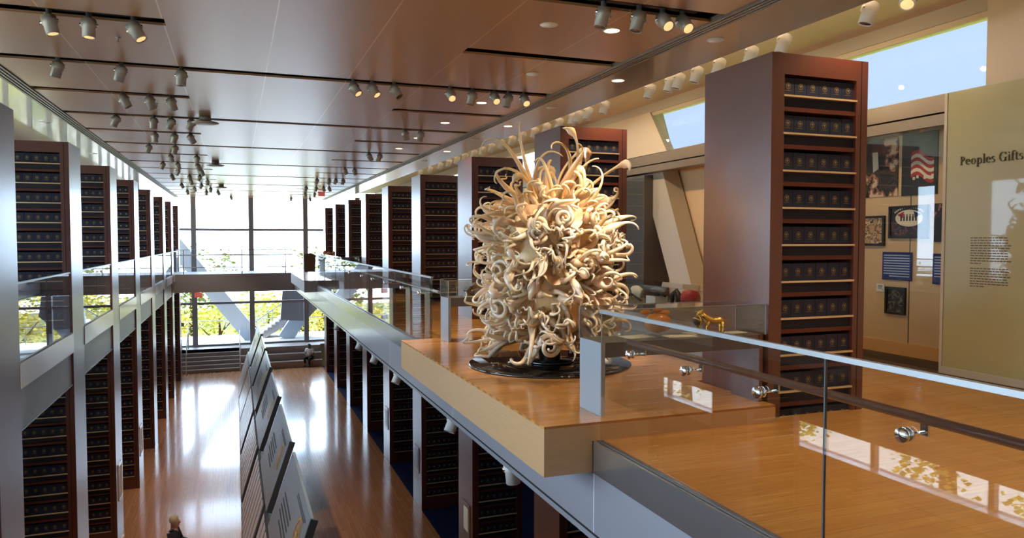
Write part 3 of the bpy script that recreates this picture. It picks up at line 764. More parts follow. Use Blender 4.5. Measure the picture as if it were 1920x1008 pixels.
# amber figure, striped ball, gold animal
def quad_animal(name, label, loc, s, mat, rz, cat):
    r = thing(name, loc, label, cat, rz=rz)
    b = MB()
    b.tube([(-0.5, 0, 0.62), (-0.3, 0, 0.66), (0, 0, 0.62), (0.28, 0, 0.7), (0.44, 0, 0.86), (0.56, 0, 0.98)], [0.12, 0.17, 0.15, 0.19, 0.13, 0.1], n=10)
    b.ball((0.62, 0, 1.0), 0.13, sc=(1.25, .8, .9)); b.ball((0.76, 0, 0.95), 0.07)
    for sx in (-1, 1): b.ball((0.56, sx * 0.08, 1.12), 0.04)
    b.v = [tuple(Vector(v) * s) for v in b.v]; b.build('body', mat, r, origin=(0, 0, 0))
    for lx, ly, kx in ((-0.38, 0.1, -0.08), (-0.38, -0.1, 0.04), (0.26, 0.1, 0.1), (0.26, -0.1, -0.02)):
        l = MB().tube([(lx, ly, 0.6), (lx + kx, ly, 0.32), (lx + kx * 0.3, ly, 0.06), (lx + kx * .3 + 0.06, ly, 0.02)], [0.09, 0.055, 0.045, 0.045], n=8)
        l.v = [tuple(Vector(v) * s) for v in l.v]; l.build('leg', mat, r, origin=(0, 0, 0))
    tl = MB().tube([(-0.5, 0, 0.66), (-0.68, 0, 0.6), (-0.75, 0, 0.4), (-0.82, 0, 0.42)], [0.04, 0.03, 0.025, 0.04], n=6)
    tl.v = [tuple(Vector(v) * s) for v in tl.v]; tl.build('tail', mat, r, origin=(0, 0, 0))
    return r
quad_animal('gold_figurine', 'small gold four-legged figurine standing in the nearest display case', (4.24, 5.88, DK), 0.2, M_goldfig, PI - 0.3, 'figurine')
am = thing('amber_glass_figure', (3.62, 5.9, DK), 'amber glass fish-like figure on clear stand in the nearest case', 'figurine')
b = MB().tube([(3.50, 5.9, DK + 0.12), (3.56, 5.9, DK + 0.13), (3.64, 5.9, DK + 0.125), (3.72, 5.9, DK + 0.12), (3.78, 5.9, DK + 0.1)], [0.02, 0.08, 0.095, 0.085, 0.03], n=12); b.build('body', M_amber, am)
b = MB()
for dx, dz, q in ((-0.11, 0.23, .05), (0.02, 0.245, .065), (0.1, 0.22, .05)): b.ball((3.62 + dx, 5.9, DK + dz), 0.03, sc=(2.0, .5, .8))
b.build('fin', M_amber, am)
MB().lathe([(0.06, 0), (0.055, 0.02), (0.02, 0.04), (0.018, 0.08), (0.05, 0.1)], c=(3.62, 5.9, DK), n=16).build('stand', M_cglass, am)
bl = thing('striped_ball', (4.08, 5.9, DK), 'small brown and gold striped ball in the nearest case', 'ball')
b = MB().ball((4.08, 5.9, DK + 0.13), 0.05, n=16); b.build('body', M_darkfig, bl)
for rz in (0.0, 0.9):
    T = Matrix.Translation((4.08, 5.9, DK + 0.13)) @ Matrix.Rotation(rz + .6, 4, 'Y')
    b = MB(); b.tube([T @ Vector((0.0505 * math.cos(t), 0.0505 * math.sin(t), 0)) for t in [2 * PI * i / 24 for i in range(25)]], 0.006, n=6); b.build('stripe', M_goldfig, bl)
MB().lathe([(0.03, 0), (0.028, 0.01), (0.01, 0.03), (0.012, 0.085)], c=(4.08, 5.9, DK), n=12).build('stand', M_goldfig, bl)
rb = MB().ball((5.55, 8.2, DK + 0.13), 0.13, n=20); tag(rb.build('red_ball', M_red, None, origin=(5.55, 8.2, DK)), 'glossy dark red ball in the case behind the sculpture', 'ball')
mk = MB(); mk.tube([(5.5, 8.39, DK + 0.02), (5.52, 8.42, DK + 0.12), (5.5, 8.46, DK + 0.2), (5.47, 8.5, DK + 0.14), (5.48, 8.53, DK + 0.03)], [0.04, 0.06, 0.05, 0.05, 0.02], n=8)
tag(mk.build('carved_mask', M_darkfig, None, origin=(5.5, 8.45, DK)), 'dark carved mask beside the red ball', 'carving')
tb = MB(); tb.ball((5.5, 8.95, DK + 0.17), 0.14, n=14, sc=(.7, 1.25, .4)); tb.tube([(5.5, 8.8, DK + 0.17), (5.5, 8.72, DK + 0.12)], [0.05, 0.02], n=8)
ob = tag(tb.build('dark_shell', M_darkfig, None, origin=(5.5, 8.95, DK)), 'dark humped shell shape on a white block behind the sculpture', 'carving')
tag(MB().box(5.4, 5.6, 8.82, 9.06, DK, DK + 0.11).build('display_block', M_white, None, origin=(5.5, 8.94, DK)), 'white block under the dark shell shape', 'display block')
fan = thing('ivory_carving', (5.5, 9.5, DK), 'ivory coloured fan carving with dark spear in the case behind the sculpture', 'carving')
b = MB()
for k in range(9): a = -0.7 + 0.175 * k; b.tube([(5.5, 9.5 + 0.02 * k - 0.08, DK + 0.05), (5.5, 9.5 + math.sin(a) * 0.22, DK + 0.05 + math.cos(a) * 0.17)], [0.012, 0.02], n=6)
b.build('body', M_ivory, fan)
MB().tube([(5.36, 9.7, DK + 0.2), (5.36, 9.12, DK + 0.03)], [0.01, 0.016], n=6).build('spear', M_darkfig, fan)
fl = thing('flame_sculpture', (3.36, 10.85, 0.821), 'small dark flame-shaped carving in the case at the platform end', 'carving')
b = MB()
for k, (dx, h, lean) in enumerate(((-0.05, 0.1, -.05), (0.0, 0.16, .02), (0.045, 0.2, .05), (0.07, 0.11, .03))):
    b.tube([(3.36 + dx, 10.85, 0.821), (3.36 + dx - lean, 10.85, 0.821 + h * .5), (3.36 + dx + lean, 10.85, 0.821 + h)], [0.03, 0.035, 0.005], n=8, flat=[1, .6, .5])
b.build('body', M_darkfig, fl); MB().box(3.28, 3.46, 10.79, 10.91, 0.821, 0.829).build('base', M_ivory, fl)
# orange floral model inside the far case
fm = thing('floral_model', (4.25, 34, 0.722), 'orange and cream clustered model inside the far display case', 'model')
b = MB(); c = MB()
for k in range(60):
    y = 33 + 5.2 * rnd.random(); h = 0.05 + 0.3 * rnd.random() * max(0.25, 1 - abs(y - 37) / 2.5)
    (b if y > 35.5 else c).ball((4.25 + rnd.uniform(-.25, .25), y, 0.73 + h), rnd.uniform(0.05, 0.12), n=8)
tag(b.build('orange_cluster', pm('orange model', srgb(206, 120, 62), 0.6, noise=0.3, nscale=9), fm), kind='stuff'); tag(c.build('cream_cluster', M_ivory, fm), kind='stuff')
MB().box(3.95, 4.55, 30.2, 38.4, 0.722, 0.74).build('base', M_mahog_dark, fm)
# chair with brown cover on the far platform
ch = thing('covered_chair', (2.62, 29.3, 0.17), 'brown covered chair standing on the far wooden platform', 'chair')
m = MB(); m.prism([(2.46, 29.2, 0.45), (2.86, 29.2, 0.45), (2.88, 29.2, 1.1), (2.66, 29.2, 1.16), (2.44, 29.2, 1.12)], (0, 0.06, 0)); m.build('backrest', M_chair, ch)
MB().box(2.46, 2.86, 29.26, 29.7, 0.55, 0.62).build('seat', M_chair, ch)
for x, y in ((2.48, 29.23), (2.84, 29.23), (2.48, 29.67), (2.84, 29.67)): MB().box(x - 0.015, x + 0.015, y - 0.015, y + 0.015, 0.1705, 0.55).build('leg', M_white, ch)

# ------------------------------------------------------------------ CEILING LAMPS
def make_head(tilt, lit, mat=None, s=1.0, name='track_spotlight', drop=0.0):
    """track spotlight: canopy and stem at the slot, tilted can below"""
    r = thing(name, (0, 0, 0), 'tmp', 'spotlight')
    m = mat or M_head
    MB().lathe([(0.03 * s, 0.0306), (0.03 * s, -0.03), (0.055 * s, -0.035), (0.055 * s, -0.055)], n=12).build('mount', M_mull, r)
    if drop: MB().tube([(0, 0, -0.03), (0, 0, -0.06 - drop)], 0.02, n=8).build('stem', m, r)
    T = Matrix.Translation((0, 0, -0.085 * s - drop)) @ Matrix.Rotation(tilt[0], 4, 'X') @ Matrix.Rotation(tilt[1], 4, 'Y')
    h = MB(); h.lathe([(0.05 * s, 0.05 * s), (0.075 * s, 0.035 * s), (0.08 * s, -0.01 * s), (0.08 * s, -0.045 * s), (0.068 * s, -0.055 * s), (0.068 * s, -0.165 * s), (0.058 * s, -0.165 * s), (0.056 * s, -0.14 * s)], n=16)
    h.v = [tuple(T @ Vector(v)) for v in h.v]; h.build('housing', m, r)
    y = MB(); y.lathe([(0.016 * s, -0.09 * s), (0.016 * s, 0.09 * s)], n=8, axis='x'); y.v = [tuple(T @ (Vector(v) + Vector((0, 0, -0.02 * s)))) for v in y.v]; y.build('yoke', M_chrome, r)
    l = MB(); l.lathe([(0.055 * s, -0.156 * s), (0.05 * s, -0.15 * s)], n=16); l.v = [tuple(T @ Vector(v)) for v in l.v]; l.build('lens', M_lens if lit else M_lensoff, r)
    register(r)
    return r
def nearest(y, ys): return min(ys, key=lambda a: abs(a - y))
SLOTY = full + half
LH = [(-1.85, 8.93), (-1.47, 8.92), (-1.03, 8.88), (-2.23, 11.33), (-1.46, 11.27), (-0.69, 11.18), (-1.73, 13.64), (-1.33, 13.63), (-1.0, 13.61), (-2.15, 15.87), (-1.49, 15.88), (-1.16, 15.76), (-0.79, 15.9), (-1.68, 18.28), (-1.27, 18.31), (-0.94, 18.01), (-2.03, 20.63), (-1.42, 20.41), (-1.71, 22.8), (-1.01, 22.82), (-2.1, 25.29), (-1.68, 25.13), (-1.1, 25.09), (-1.82, 27.46), (-1.08, 27.6), (-2.2, 30.08), (-1.59, 29.86), (-1.22, 29.9), (-1.66, 32.29), (-1.03, 32.35), (-2.16, 34.64), (-1.35, 34.5), (-1.75, 36.98), (-1.05, 37.0), (-2.19, 39.58), (-1.31, 39.4), (-0.78, 39.49), (-0.19, 44.5)]
RH = [(3.64, 6.46), (4.06, 6.4), (4.35, 6.42), (4.6, 6.4), (1.75, 11.07), (2.04, 11.08), (2.39, 11.07), (3.31, 11.06), (3.69, 11.1), (4.07, 11.09), (4.32, 11.09), (4.6, 11.03), (3.59, 15.88), (3.96, 15.91), (3.58, 20.68), (3.9, 20.56), (3.55, 25.24), (3.88, 25.12), (3.11, 29.94), (3.58, 29.9), (3.85, 29.94), (4.14, 30.0), (3.1, 34.41), (3.55, 34.5), (3.87, 34.5), (4.13, 34.5), (3.45, 39.2), (3.94, 39.59), (4.12, 44.44), (3.07, 44.23)]
def tracks(lst, side):
    ys = sorted({round(nearest(y + 0.3, SLOTY), 2) for x, y in lst})
    for ri, y in enumerate(ys):
        sl = [x for x, yy in lst if round(nearest(yy + 0.3, SLOTY), 2) == y]
        o = MB().box(min(sl) - 0.18, max(sl) + 0.18, y - 0.035, y + 0.035, ZC + 0.0305, ZC + 0.1695).build('light_track', M_black)
        tag(o, 'black track holding the lamps of the %s %s row in the ceiling' % (ordn(ri + 1), side), 'light track', 'black light tracks in the ceiling slots')
tracks(LH, 'left'); tracks(RH, 'right')
lit_tilt = {}
def place_heads(lst, side):
    rows = {}
    for x, y in lst: rows.setdefault(round(nearest(y + 0.3, SLOTY), 2), []).append(x)
    for ri, y in enumerate(sorted(rows)):
        for ci, x in enumerate(sorted(rows[y])):
            n = len(rows[y])
            tilt = rnd.choice([(0.1, 0.25), (0.05, -0.3), (0.0, 0.05), (-0.1, -0.5), (0.15, 0.4)])
            lit = False
            if side == 'right' and y < 12:
                lit = x in (4.35, 1.75, 2.04, 3.31, 4.07, 4.6); tilt = (-0.55, -0.45) if x in (1.75, 2.04, 2.39) else ((-0.85, 0.0) if lit else (0.0, 0.25))
            if side == 'left' and y < 10: lit = True; tilt = ((-0.1, -0.25), (-0.1, 0.0), (-0.25, -0.5))[ci]
            key = (tilt, lit)
            if key in lit_tilt: o = copy_tree(lit_tilt[key])
            else: o = lit_tilt[key] = make_head(tilt, lit)
            o.location = (x, y, ZC)
            o['group'] = 'track spotlights in the ceiling slots'
            o['label'] = '%s track spotlight, %s from left in the %s %s row of ceiling lamps' % ('lit grey' if lit else 'grey', ordn(ci + 1), ordn(ri + 1), side)
place_heads(LH, 'left'); place_heads(RH, 'right')
for x, y, e, c in ((4.35, 6.6, 330, WARM), (3.31, 11.3, 260, WARM), (4.07, 11.3, 260, WARM), (2.04, 11.3, 220, WARM), (3.64, 6.5, 300, WARM)):
    tgt = Vector((3.7, 8.3, 0.9)); lamp('SPOT', 'spot_beam', (x, y, 3.85), e, (1.0, 0.84, 0.66), tgt - Vector((x, y, 3.85)), spot_size=0.7, spot_blend=0.6, shadow_soft_size=0.05)
for i, (x, y, lab) in enumerate([(-0.53, 16.1, 'first'), (-0.55, 25.2, 'second'), (-0.55, 35.8, 'third')]):
    r = thing('ceiling_detector', (x, y, ZC), 'round grey ceiling detector disc hanging beside the %s cluster of left spotlights' % lab, 'detector', 'ceiling detectors')
    MB().lathe([(0.11, 0), (0.11, -0.10), (0.10, -0.10)], c=(x, y, ZC), n=16).build('canopy', M_mull, r)
    MB().lathe([(0.17, -0.10), (0.26, -0.125), (0.26, -0.14), (0.17, -0.165)], c=(x, y, ZC), n=24).build('dish', M_head, r)
def downlight(x, y, z, lit, label):
    r = thing('downlight', (x, y, z), label, 'downlight', 'recessed downlights on the right')
    MB().lathe([(0.105, 0.0), (0.105, -0.006), (0.09, -0.008)], c=(x, y, z), n=24).build('trim_ring', M_white, r)
    MB().lathe([(0.088, -0.0085), (0.088, -0.0095)], c=(x, y, z), n=24).build('lens', M_down if lit else M_white, r)
for i, y in enumerate((7.83, 10.3, 12.74, 15.2, 17.7, 19.9)):
    downlight(4.18, y, ZC, i != 1, '%s round downlight, %s from the camera on the tan panel ceiling' % ('glowing' if i != 1 else 'half lit', ORD[i]))
for i, y in enumerate((7.69, 10.15, 12.68, 15.03, 17.38, 19.93, 22.6)):
    downlight(5.53, y, ZC - 0.02, i in (1, 3, 5), '%s downlight in the bronze soffit, %s from the camera' % ('glowing' if i in (1, 3, 5) else 'white', ORD[i]))
downlight(3.40, 7.88, ZC, False, 'unlit white round disc beside the nearest glowing downlight')
for i, (x, y) in enumerate(((-1.3, 10.2), (-1.3, 14.9))):
    r = thing('sprinkler', (x, y, ZC), 'tiny ceiling sprinkler between the %s' % ('first and second left lamp slots' if i == 0 else 'third and fourth left lamp slots'), 'sprinkler', 'ceiling sprinklers')
    MB().lathe([(0.03, 0), (0.03, -0.006), (0.008, -0.008), (0.008, -0.05), (0.022, -0.052), (0.022, -0.056)], c=(x, y, ZC), n=10).build('head', M_mull, r)
for i, (x, y) in enumerate(((-3.9, 13.2), (-3.7, 18.0), (-3.75, 24.0))):
    downlight(x, y, ZC - 0.02, False, 'small flush disc in the pale left soffit, %s from the camera' % ORD[i])
# white aisle spotlights under the cream ceiling
wp = make_head((0.15, 0.25), False, M_white, 1.15, 'aisle_spotlight', 0.25); wl = make_head((-0.4, 0.55), True, M_white, 1.15, 'aisle_spotlight', 0.25)
wy = [5.86, 6.36, 7.72, 8.36, 9.07, 9.62, 10.1, 10.35, 10.97, 12.6, 13.3, 13.72, 14.02, 14.7, 15.4, 16.1, 16.9, 17.6, 18.4, 19.2, 20.0, 20.8, 21.7, 22.6, 23.5, 24.6, 26, 27.5]
for i, y in enumerate(wy):
    o = (wl if i == 0 else (wp if i == 1 else copy_tree(wp)))
    o.location = (6.6, y, 4.60)
    o['group'] = 'white spotlights under the cream ceiling'
    o['label'] = 'white cylinder spotlight under the cream aisle ceiling, %s from the camera' % ordn(i + 1)
# spotlights under the balcony fascia
for i, y in enumerate((7.98, 10.4, 14.3, 16.8, 19.0, 23.4)):
    if i == 0: fo = make_head((0.0, -0.1), False, M_white, 1.25, 'balcony_spotlight')
    elif i == 1: fo = make_head((-0.25, 0.45), False, M_white, 1.25, 'balcony_spotlight'); fo1 = fo
    else: fo = copy_tree(fo1)
    fo.location = (2.98, y, -0.83)
    fo['group'] = 'white spotlights under the balcony edge'
    fo['label'] = 'white spotlight hanging under the right balcony edge, %s from the camera' % ORD[i]
def exit_sign(x, y, z, label):
    r = thing('exit_sign', (x, y, z), label, 'sign', 'exit signs')
    MB().box(x - 0.17, x + 0.17, y - 0.03, y + 0.03, z - 0.24, z).build('sign_box', M_signred, r)
    f = bpy.data.curves.new('lettering', 'FONT'); f.body = 'EXIT'; f.size = 0.15; f.align_x = 'CENTER'; f.align_y = 'CENTER'; f.extrude = 0.003; f.materials.append(M_white)
    o = bpy.data.objects.new('lettering', f); COL.objects.link(o); o.parent = r; o.location = (0, -0.034, -0.12); o.rotation_euler = (PI / 2, 0, 0)
exit_sign(4.17, 39.0, ZC - 0.02, 'red exit sign hanging under the far right ceiling')
exit_sign(-1.74, 39.35, -0.93, 'red exit sign under the far bridge')

# ------------------------------------------------------------------ TIMELINE PANELS IN THE HALL
def bay_panel(y, label):
    r = thing('timeline_panel', (0.3, y, ZL), label, 'exhibit panel', 'slanted timeline panels down the hall')
    def slab(p0, p1, ya, yb, th, name, mat, shift=0.0, edge=True):
        a, b = Vector((p0[0], 0, p0[1])), Vector((p1[0], 0, p1[1])); sdir = (b - a).normalized(); n = Vector((-sdir.z, 0, sdir.x))
        m = MB().prism([a + Vector((0, ya, 0)), b + Vector((shift, ya, 0)), b + Vector((shift, yb, 0)), a + Vector((0, yb, 0))], n * -th)
        o = m.build(name, mat, r)
        if edge:
            e = MB(); e.prism([a + Vector((0, ya - 0.05, 0)) - n * 0.0, b + Vector((shift, ya - 0.05, 0)), b + Vector((shift, ya - 0.05, 0)) - n * (th + .06), a + Vector((0, ya - 0.05, 0)) - n * (th + .06)], (0, 0.045, 0))
            e.build('end_frame', M_panel_edge, o)
        return o, a, sdir, n, (b - a).length
    up, a, sd_, n, L = slab((0.50, -3.73), (0.97, -2.35), y, y + 3.6, 0.05, 'upper_panel', M_panel)
    P = lambda u, v, h=0.004: a + Vector((0, y + u, 0)) + sd_ * v + n * h
    # gold emblem: ring and rayed rosette
    c = P(0.62, L * 0.66); e = MB(); R = 0.27; nn = 24
    pt = lambda rr, t, h=0.004: c + Vector((0, math.cos(t) * rr, 0)) + sd_ * (math.sin(t) * rr) + n * h
    e.add([pt(R, 2 * PI * k / nn) for k in range(nn)] + [pt(R * .84, 2 * PI * k / nn) for k in range(nn)], [(k, (k + 1) % nn, nn + (k + 1) % nn, nn + k) for k in range(nn)])
    for k in range(8):
        t = 2 * PI * k / 8
        e.add([pt(R * .5, t - .3), pt(R * .78, t), pt(R * .5, t + .3), pt(R * .3, t)], [(0, 1, 2, 3)])
    e.add([pt(R * .24, 2 * PI * k / 8, 0.008) for k in range(8)], [tuple(range(8))])
    e.build('gold_emblem', M_emblem, up)
    t = MB()
    for k in range(5): t.prism([P(1.5, L * (.62 - .07 * k)), P(2.9 - 0.3 * (k == 4), L * (.62 - .07 * k)), P(2.9 - 0.3 * (k == 4), L * (.595 - .07 * k)), P(1.5, L * (.595 - .07 * k))], n * 0.002)
    for k in range(2): t.prism([P(0.25 + .1 * k, L * (.9 - .03 * k)), P(1.6, L * (.9 - .03 * k)), P(1.6, L * (.885 - .03 * k)), P(0.25 + .1 * k, L * (.885 - .03 * k))], n * 0.002)
    t.build('text_lines', M_ink, up)
    lo, a, sd_, n, L = slab((0.05, -5.26), (0.50, -3.80), y + 0.75, y + 4.9, 0.05, 'lower_panel', M_panel_edge)
    P = lambda u, v, h=0.004: a + Vector((0, y + .75 + u, 0)) + sd_ * v + n * h
    for k in range(8):
        u = 0.12 + 0.5 * k; ph = MB(); tx = MB()
        ph.prism([P(u, L * .06), P(u + .36, L * .06), P(u + .36, L * .94), P(u, L * .94)], n * 0.012)
        for q, hh in ((0, .30), (1, .16)): tx.prism([P(u + .05, L * (.14 + .5 * q), .0125), P(u + .31, L * (.14 + .5 * q), .0125), P(u + .31, L * (.14 + hh + .5 * q), .0125), P(u + .05, L * (.14 + hh + .5 * q), .0125)], n * 0.003)
        ph.build('document_strip', M_fascia_l, lo); tx.build('print_pattern', M_ink, lo)
    s = MB()
    for u in (0.5, 2.4, 4.3):
        s.tube([(0.35, y + u, ZL + 0.0), (0.75, y + u, -3.55)], 0.035, n=8); s.tube([(0.12, y + u, ZL + 0.02), (0.14, y + u, -5.22)], 0.03, n=8)
    s.box(0.05, 0.85, y + 0.4, y + 4.4, ZL + 0.001, ZL + 0.03); s.build('stand', M_panel_edge, r)
for i, y in enumerate((6.4, 10.95, 15.35, 19.95, 24.6, 28.9, 33.4)):
    bay_panel(y, 'slanted blue-grey timeline panel with gold emblem, %s from the camera in the hall' % ORD[i])

# ------------------------------------------------------------------ BRIDGE, STEPS, OUTDOORS
struct('bridge_deck', box1(-5.2, 9.3, 39.5, 42.6, -0.93, -0.03), M_bridge, 'grey footbridge crossing the far end of the hall', 'bridge')
def bridge_rail(y, label, zt):
    r = thing('bridge_railing', (-2.7, y, -0.03), label, 'railing', 'railings on the far bridge')
    MB().tube([(-2.72, y, zt), (2.75, y, zt)], 0.02, n=8).build('top_rail', M_mull, r)
    MB().tube([(-2.72, y + 0.06, zt - 0.26), (2.75, y + 0.06, zt - 0.26)], 0.028, n=8).build('handrail', M_mull, r)
    MB().tube([(-2.72, y, 0.3), (2.75, y, 0.3)], 0.02, n=8).build('bottom_rail', M_mull, r)
    for x in (-2.4, 0.3, 2.4): MB().tube([(x, y, -0.03), (x, y, zt)], 0.022, n=8).build('post', M_mull, r)
    MB().box(-2.72, 2.75, y - 0.006, y + 0.006, 0.0, zt - 0.02).build('glass_pane', M_wglass, r)
bridge_rail(39.6, 'near railing of the far bridge with two dark rails', 1.17)
for i in range(6):
    y = 44.4 + 0.29 * i
    struct('stair_step' if i else 'stair_step', box1(-5.2, 0.15, y, 45.85, ZL + 0.188 * i - (0.0 if i else 0.0), ZL + 0.188 * (i + 1) - 0.002), M_stone, 'grey stair tread, %s from the hall floor on the far left steps' % ORD[i], 'step')
for i in range(3):
    y = 44.4 + 0.5 * i
    struct('seating_tier', box1(0.2, XR, y, 45.85, ZL + 0.377 * i, ZL + 0.377 * (i + 1) - 0.002), M_stone, 'wide grey seating tier, %s from the hall floor at the far end' % ORD[i], 'step')
for x, lab in ((-2.62, 'pale tube handrail at the left end of the far steps'), (0.17, 'pale tube handrail between the steps and seating tiers')):
    r = thing('stair_handrail', (x, 44.3, ZL), lab, 'handrail', 'handrails of the far steps')
    MB().tube([(x, 44.1, ZL + 0.0), (x, 44.1, ZL + 0.95), (x, 45.9, -4.62 + 0.95), (x, 46.3, -4.62 + 0.95), (x, 46.3, -4.62)], 0.03, n=8).build('rail_tube', M_white, r)
sg = thing('sign_stand', (-3.0, 46.0, -4.62), 'slim sign stand with dark tilted plate at the top of the far steps', 'sign stand')
MB().tube([(-2.95, 46, -4.60), (-3.0, 46, -3.2)], 0.03, n=8).build('pole', M_mull, sg)
MB().lathe([(0.16, 0), (0.16, 0.02)], c=(-2.95, 46, -4.62), n=16).build('base', M_mull, sg)
MB().box(-0.2, 0.2, -0.15, 0.15, -0.015, 0.015, Matrix.Translation((-3.0, 46, -3.16)) @ Matrix.Rotation(0.6, 4, 'X') @ Matrix.Rotation(0.2, 4, 'Y')).build('plate', M_ink, sg)
bn = thing('waste_bin', (-3.2, 46.3, -4.62), 'white round bin at the top of the far left steps', 'bin')
MB().lathe([(0.2, 0.0), (0.22, 0.6), (0.2, 0.62)], c=(-3.2, 46.3, -4.618), n=20).build('body', M_white, bn)
MB().lathe([(0.23, 0.62), (0.2, 0.68), (0.1, 0.7)], c=(-3.2, 46.3, -4.618), n=20).build('lid', M_mull, bn)
# outdoors
struct('terrace', box1(-30, 40, YN + 0.62, 52.5, -5.2, -4.66), M_concrete, 'pale sunlit terrace outside the far windows', 'terrace')
struct('ground_outside', box1(-120, 120, -60, 220, -9.4, -9.0), M_lawn, 'grass far below the terrace', 'ground')
struct('bounce_ground_west', box1(-40, -6.2, -20, 46, -6.6, -6.0), M_concrete, 'pale ground added outside the left windows to brighten glass reflections', 'terrace')  # added pale ground, bounces sun so the balustrade glass reflects brighter
struct('river_bank', box1(-150, 150, 95, 200, -9.0, -6.5), M_concrete, 'pale hazy far bank beyond the trees', 'ground')
def strut(name, p0, p1, w, d, label):
    p0, p1 = Vector(p0), Vector(p1); dr = (p1 - p0).normalized(); side = Vector((dr.z, 0, -dr.x))
    m = MB().prism([p0 - side * w / 2, p0 + side * w / 2, p1 + side * w / 2, p1 - side * w / 2], (0, d, 0))
    tag(m.build(name, M_strut, None, origin=p0), label, 'steel strut', 'diagonal struts outside the far windows')
strut('diagonal_strut', (-4.2, 49.2, 2.35), (1.1, 49.2, -4.7), 0.95, 0.5, 'long pale blue diagonal steel strut outside the far window on the left')
strut('diagonal_strut', (4.3, 49.2, -2.6), (2.9, 49.2, -4.7), 0.9, 0.5, 'short pale blue diagonal strut below the outdoor stair')
os_ = thing('outdoor_stair', (1.2, 49.9, -4.66), 'outdoor stair with white treads climbing to the right behind the far window', 'stair')
m = MB(); m.prism([(1.05, 49.9, -4.66), (1.7, 49.9, -4.66), (4.4, 49.9, -3.1), (4.4, 49.9, -2.6), (3.6, 49.9, -2.75)], (0, 1.6, 0)); m.build('stringer', M_mull, os_)
t = MB()
for k in range(11): t.box(1.1 + 0.24 * k, 1.4 + 0.24 * k, 49.88, 51.5, -4.5 + 0.17 * k, -4.42 + 0.17 * k)
t.build('treads', M_white, os_)
MB().tube([(1.1, 49.95, -3.6), (4.3, 49.95, -1.4)], 0.035, n=8).build('handrail', M_mull, os_)
for k in range(4): MB().tube([(1.2 + k, 49.95, -4.4 + .7 * k), (1.2 + k, 49.95, -3.53 + .69 * k)], 0.02, n=6).build('post', M_mull, os_)
m = MB().prism([(2.75, 48.6, -1.55), (4.75, 48.6, -1.55), (4.9, 48.6, -2.7), (4.1, 48.6, -3.5), (2.6, 48.6, -3.4)], (0, 0.5, 0))
tag(m.build('stair_tower_panel', M_mull, None, origin=(3.5, 48.6, -2.5)), 'dark grey slatted panel hanging outside behind the balcony end', 'panel')
tr = thing('terrace_railing', (0, 51.8, -4.66), 'thin railing at the edge of the sunlit terrace', 'railing')
MB().tube([(-8, 51.8, -3.6), (9, 51.8, -3.6)], 0.03, n=6).build('top_rail', M_mull, tr)
for k in range(8): MB().tube([(-7.5 + 2.3 * k, 51.8, -4.66), (-7.5 + 2.3 * k, 51.8, -3.6)], 0.025, n=6).build('post', M_mull, tr)
def tree(loc, h, w, nleaf, mat, label, group, low=0.25, leaf=0.3):
    r = thing('autumn_tree', loc, label, 'tree', group)
    x, y, z = loc
    tk = MB(); tk.tube([(x, y, z), (x + .1, y, z + h * .4), (x, y + .1, z + h * .8)], [w * .05 + .06, w * .035 + .05, 0.04], n=7)
    for k in range(6):
        a = 2 * PI * k / 6 + rnd.random(); tk.tube([(x, y, z + h * (.3 + .06 * k)), (x + w * .3 * math.cos(a), y + w * .3 * math.sin(a), z + h * (.5 + .07 * k))], [0.06, 0.02], n=5)
    tk.build('trunk', M_bark, r)
    lf = MB(); cl = [(rnd.gauss(0, .22), rnd.gauss(0, .22), rnd.uniform(low, .95)) for _ in range(26)]
    for k in range(nleaf):
        c = rnd.choice(cl); p = Vector((x + (c[0] + rnd.gauss(0, .09)) * w, y + (c[1] + rnd.gauss(0, .09)) * w, z + (c[2] + rnd.gauss(0, .06)) * h))
        q = Matrix.Rotation(rnd.uniform(0, 6.3), 3, 'Z') @ Matrix.Rotation(rnd.uniform(0, 3.1), 3, 'X'); s = leaf * rnd.uniform(.6, 1.3)
        lf.add([p + q @ Vector(v) for v in ((-s * .5, 0, 0), (0, -s * .3, .02), (s * .5, 0, 0), (0, s * .3, .02))], [(0, 1, 2, 3)])
    lf.build('crown', mat, r)
for i, (x, y, h, w, mt, lab) in enumerate([(-4.5, 58, 5.6, 4.5, M_leaf1, 'yellow tree beyond the far window at its left end'), (-1.2, 59, 6.0, 4.5, M_leaf2, 'yellow-green tree beyond the far window left of the strut foot'), (2.2, 57, 6.8, 4.5, M_leaf2, 'yellow-green tree behind the outdoor stair'), (4.8, 58, 7.6, 5.0, M_leaf1, 'tall yellow tree behind the right end of the outdoor stair'), (7.8, 56, 7.6, 4.6, M_leaf1, 'yellow tree behind the right balcony glass'), (11.5, 58, 7.6, 5.0, M_leaf2, 'yellow-green tree at the far right beyond the balcony')]):
    tree((x, y, -9.0), h, w, 1500, mt, lab, 'autumn trees beyond the far window')
for i, (x, y, h, w) in enumerate([(-14, 74, 10, 8), (-4, 78, 9.8, 9), (8, 76, 10, 8), (17, 74, 10.2, 8)]):
    tree((x, y, -9.0), h, w, 1300, M_leaf3, 'taller hazy green tree far beyond the terrace, %s from the left' % ordn(i + 1), 'hazy trees far beyond the terrace', leaf=0.5)
for i, (x, y, h, w) in enumerate([(-9.5, 8.5, 6, 3.5), (-10, 12.5, 6.5, 3.6), (-9.5, 17.5, 6, 3.5), (-10.5, 24, 6.5, 4), (-10, 31, 6, 4), (-10, 39, 6, 4)]):
    tree((x, y, -6.0), h, w, 2600, M_leaf1 if i % 2 else M_leaf2, 'yellow leaved tree outside the left windows, %s from the camera' % ordn(i + 1), 'trees outside the left windows', low=0.3, leaf=0.16)

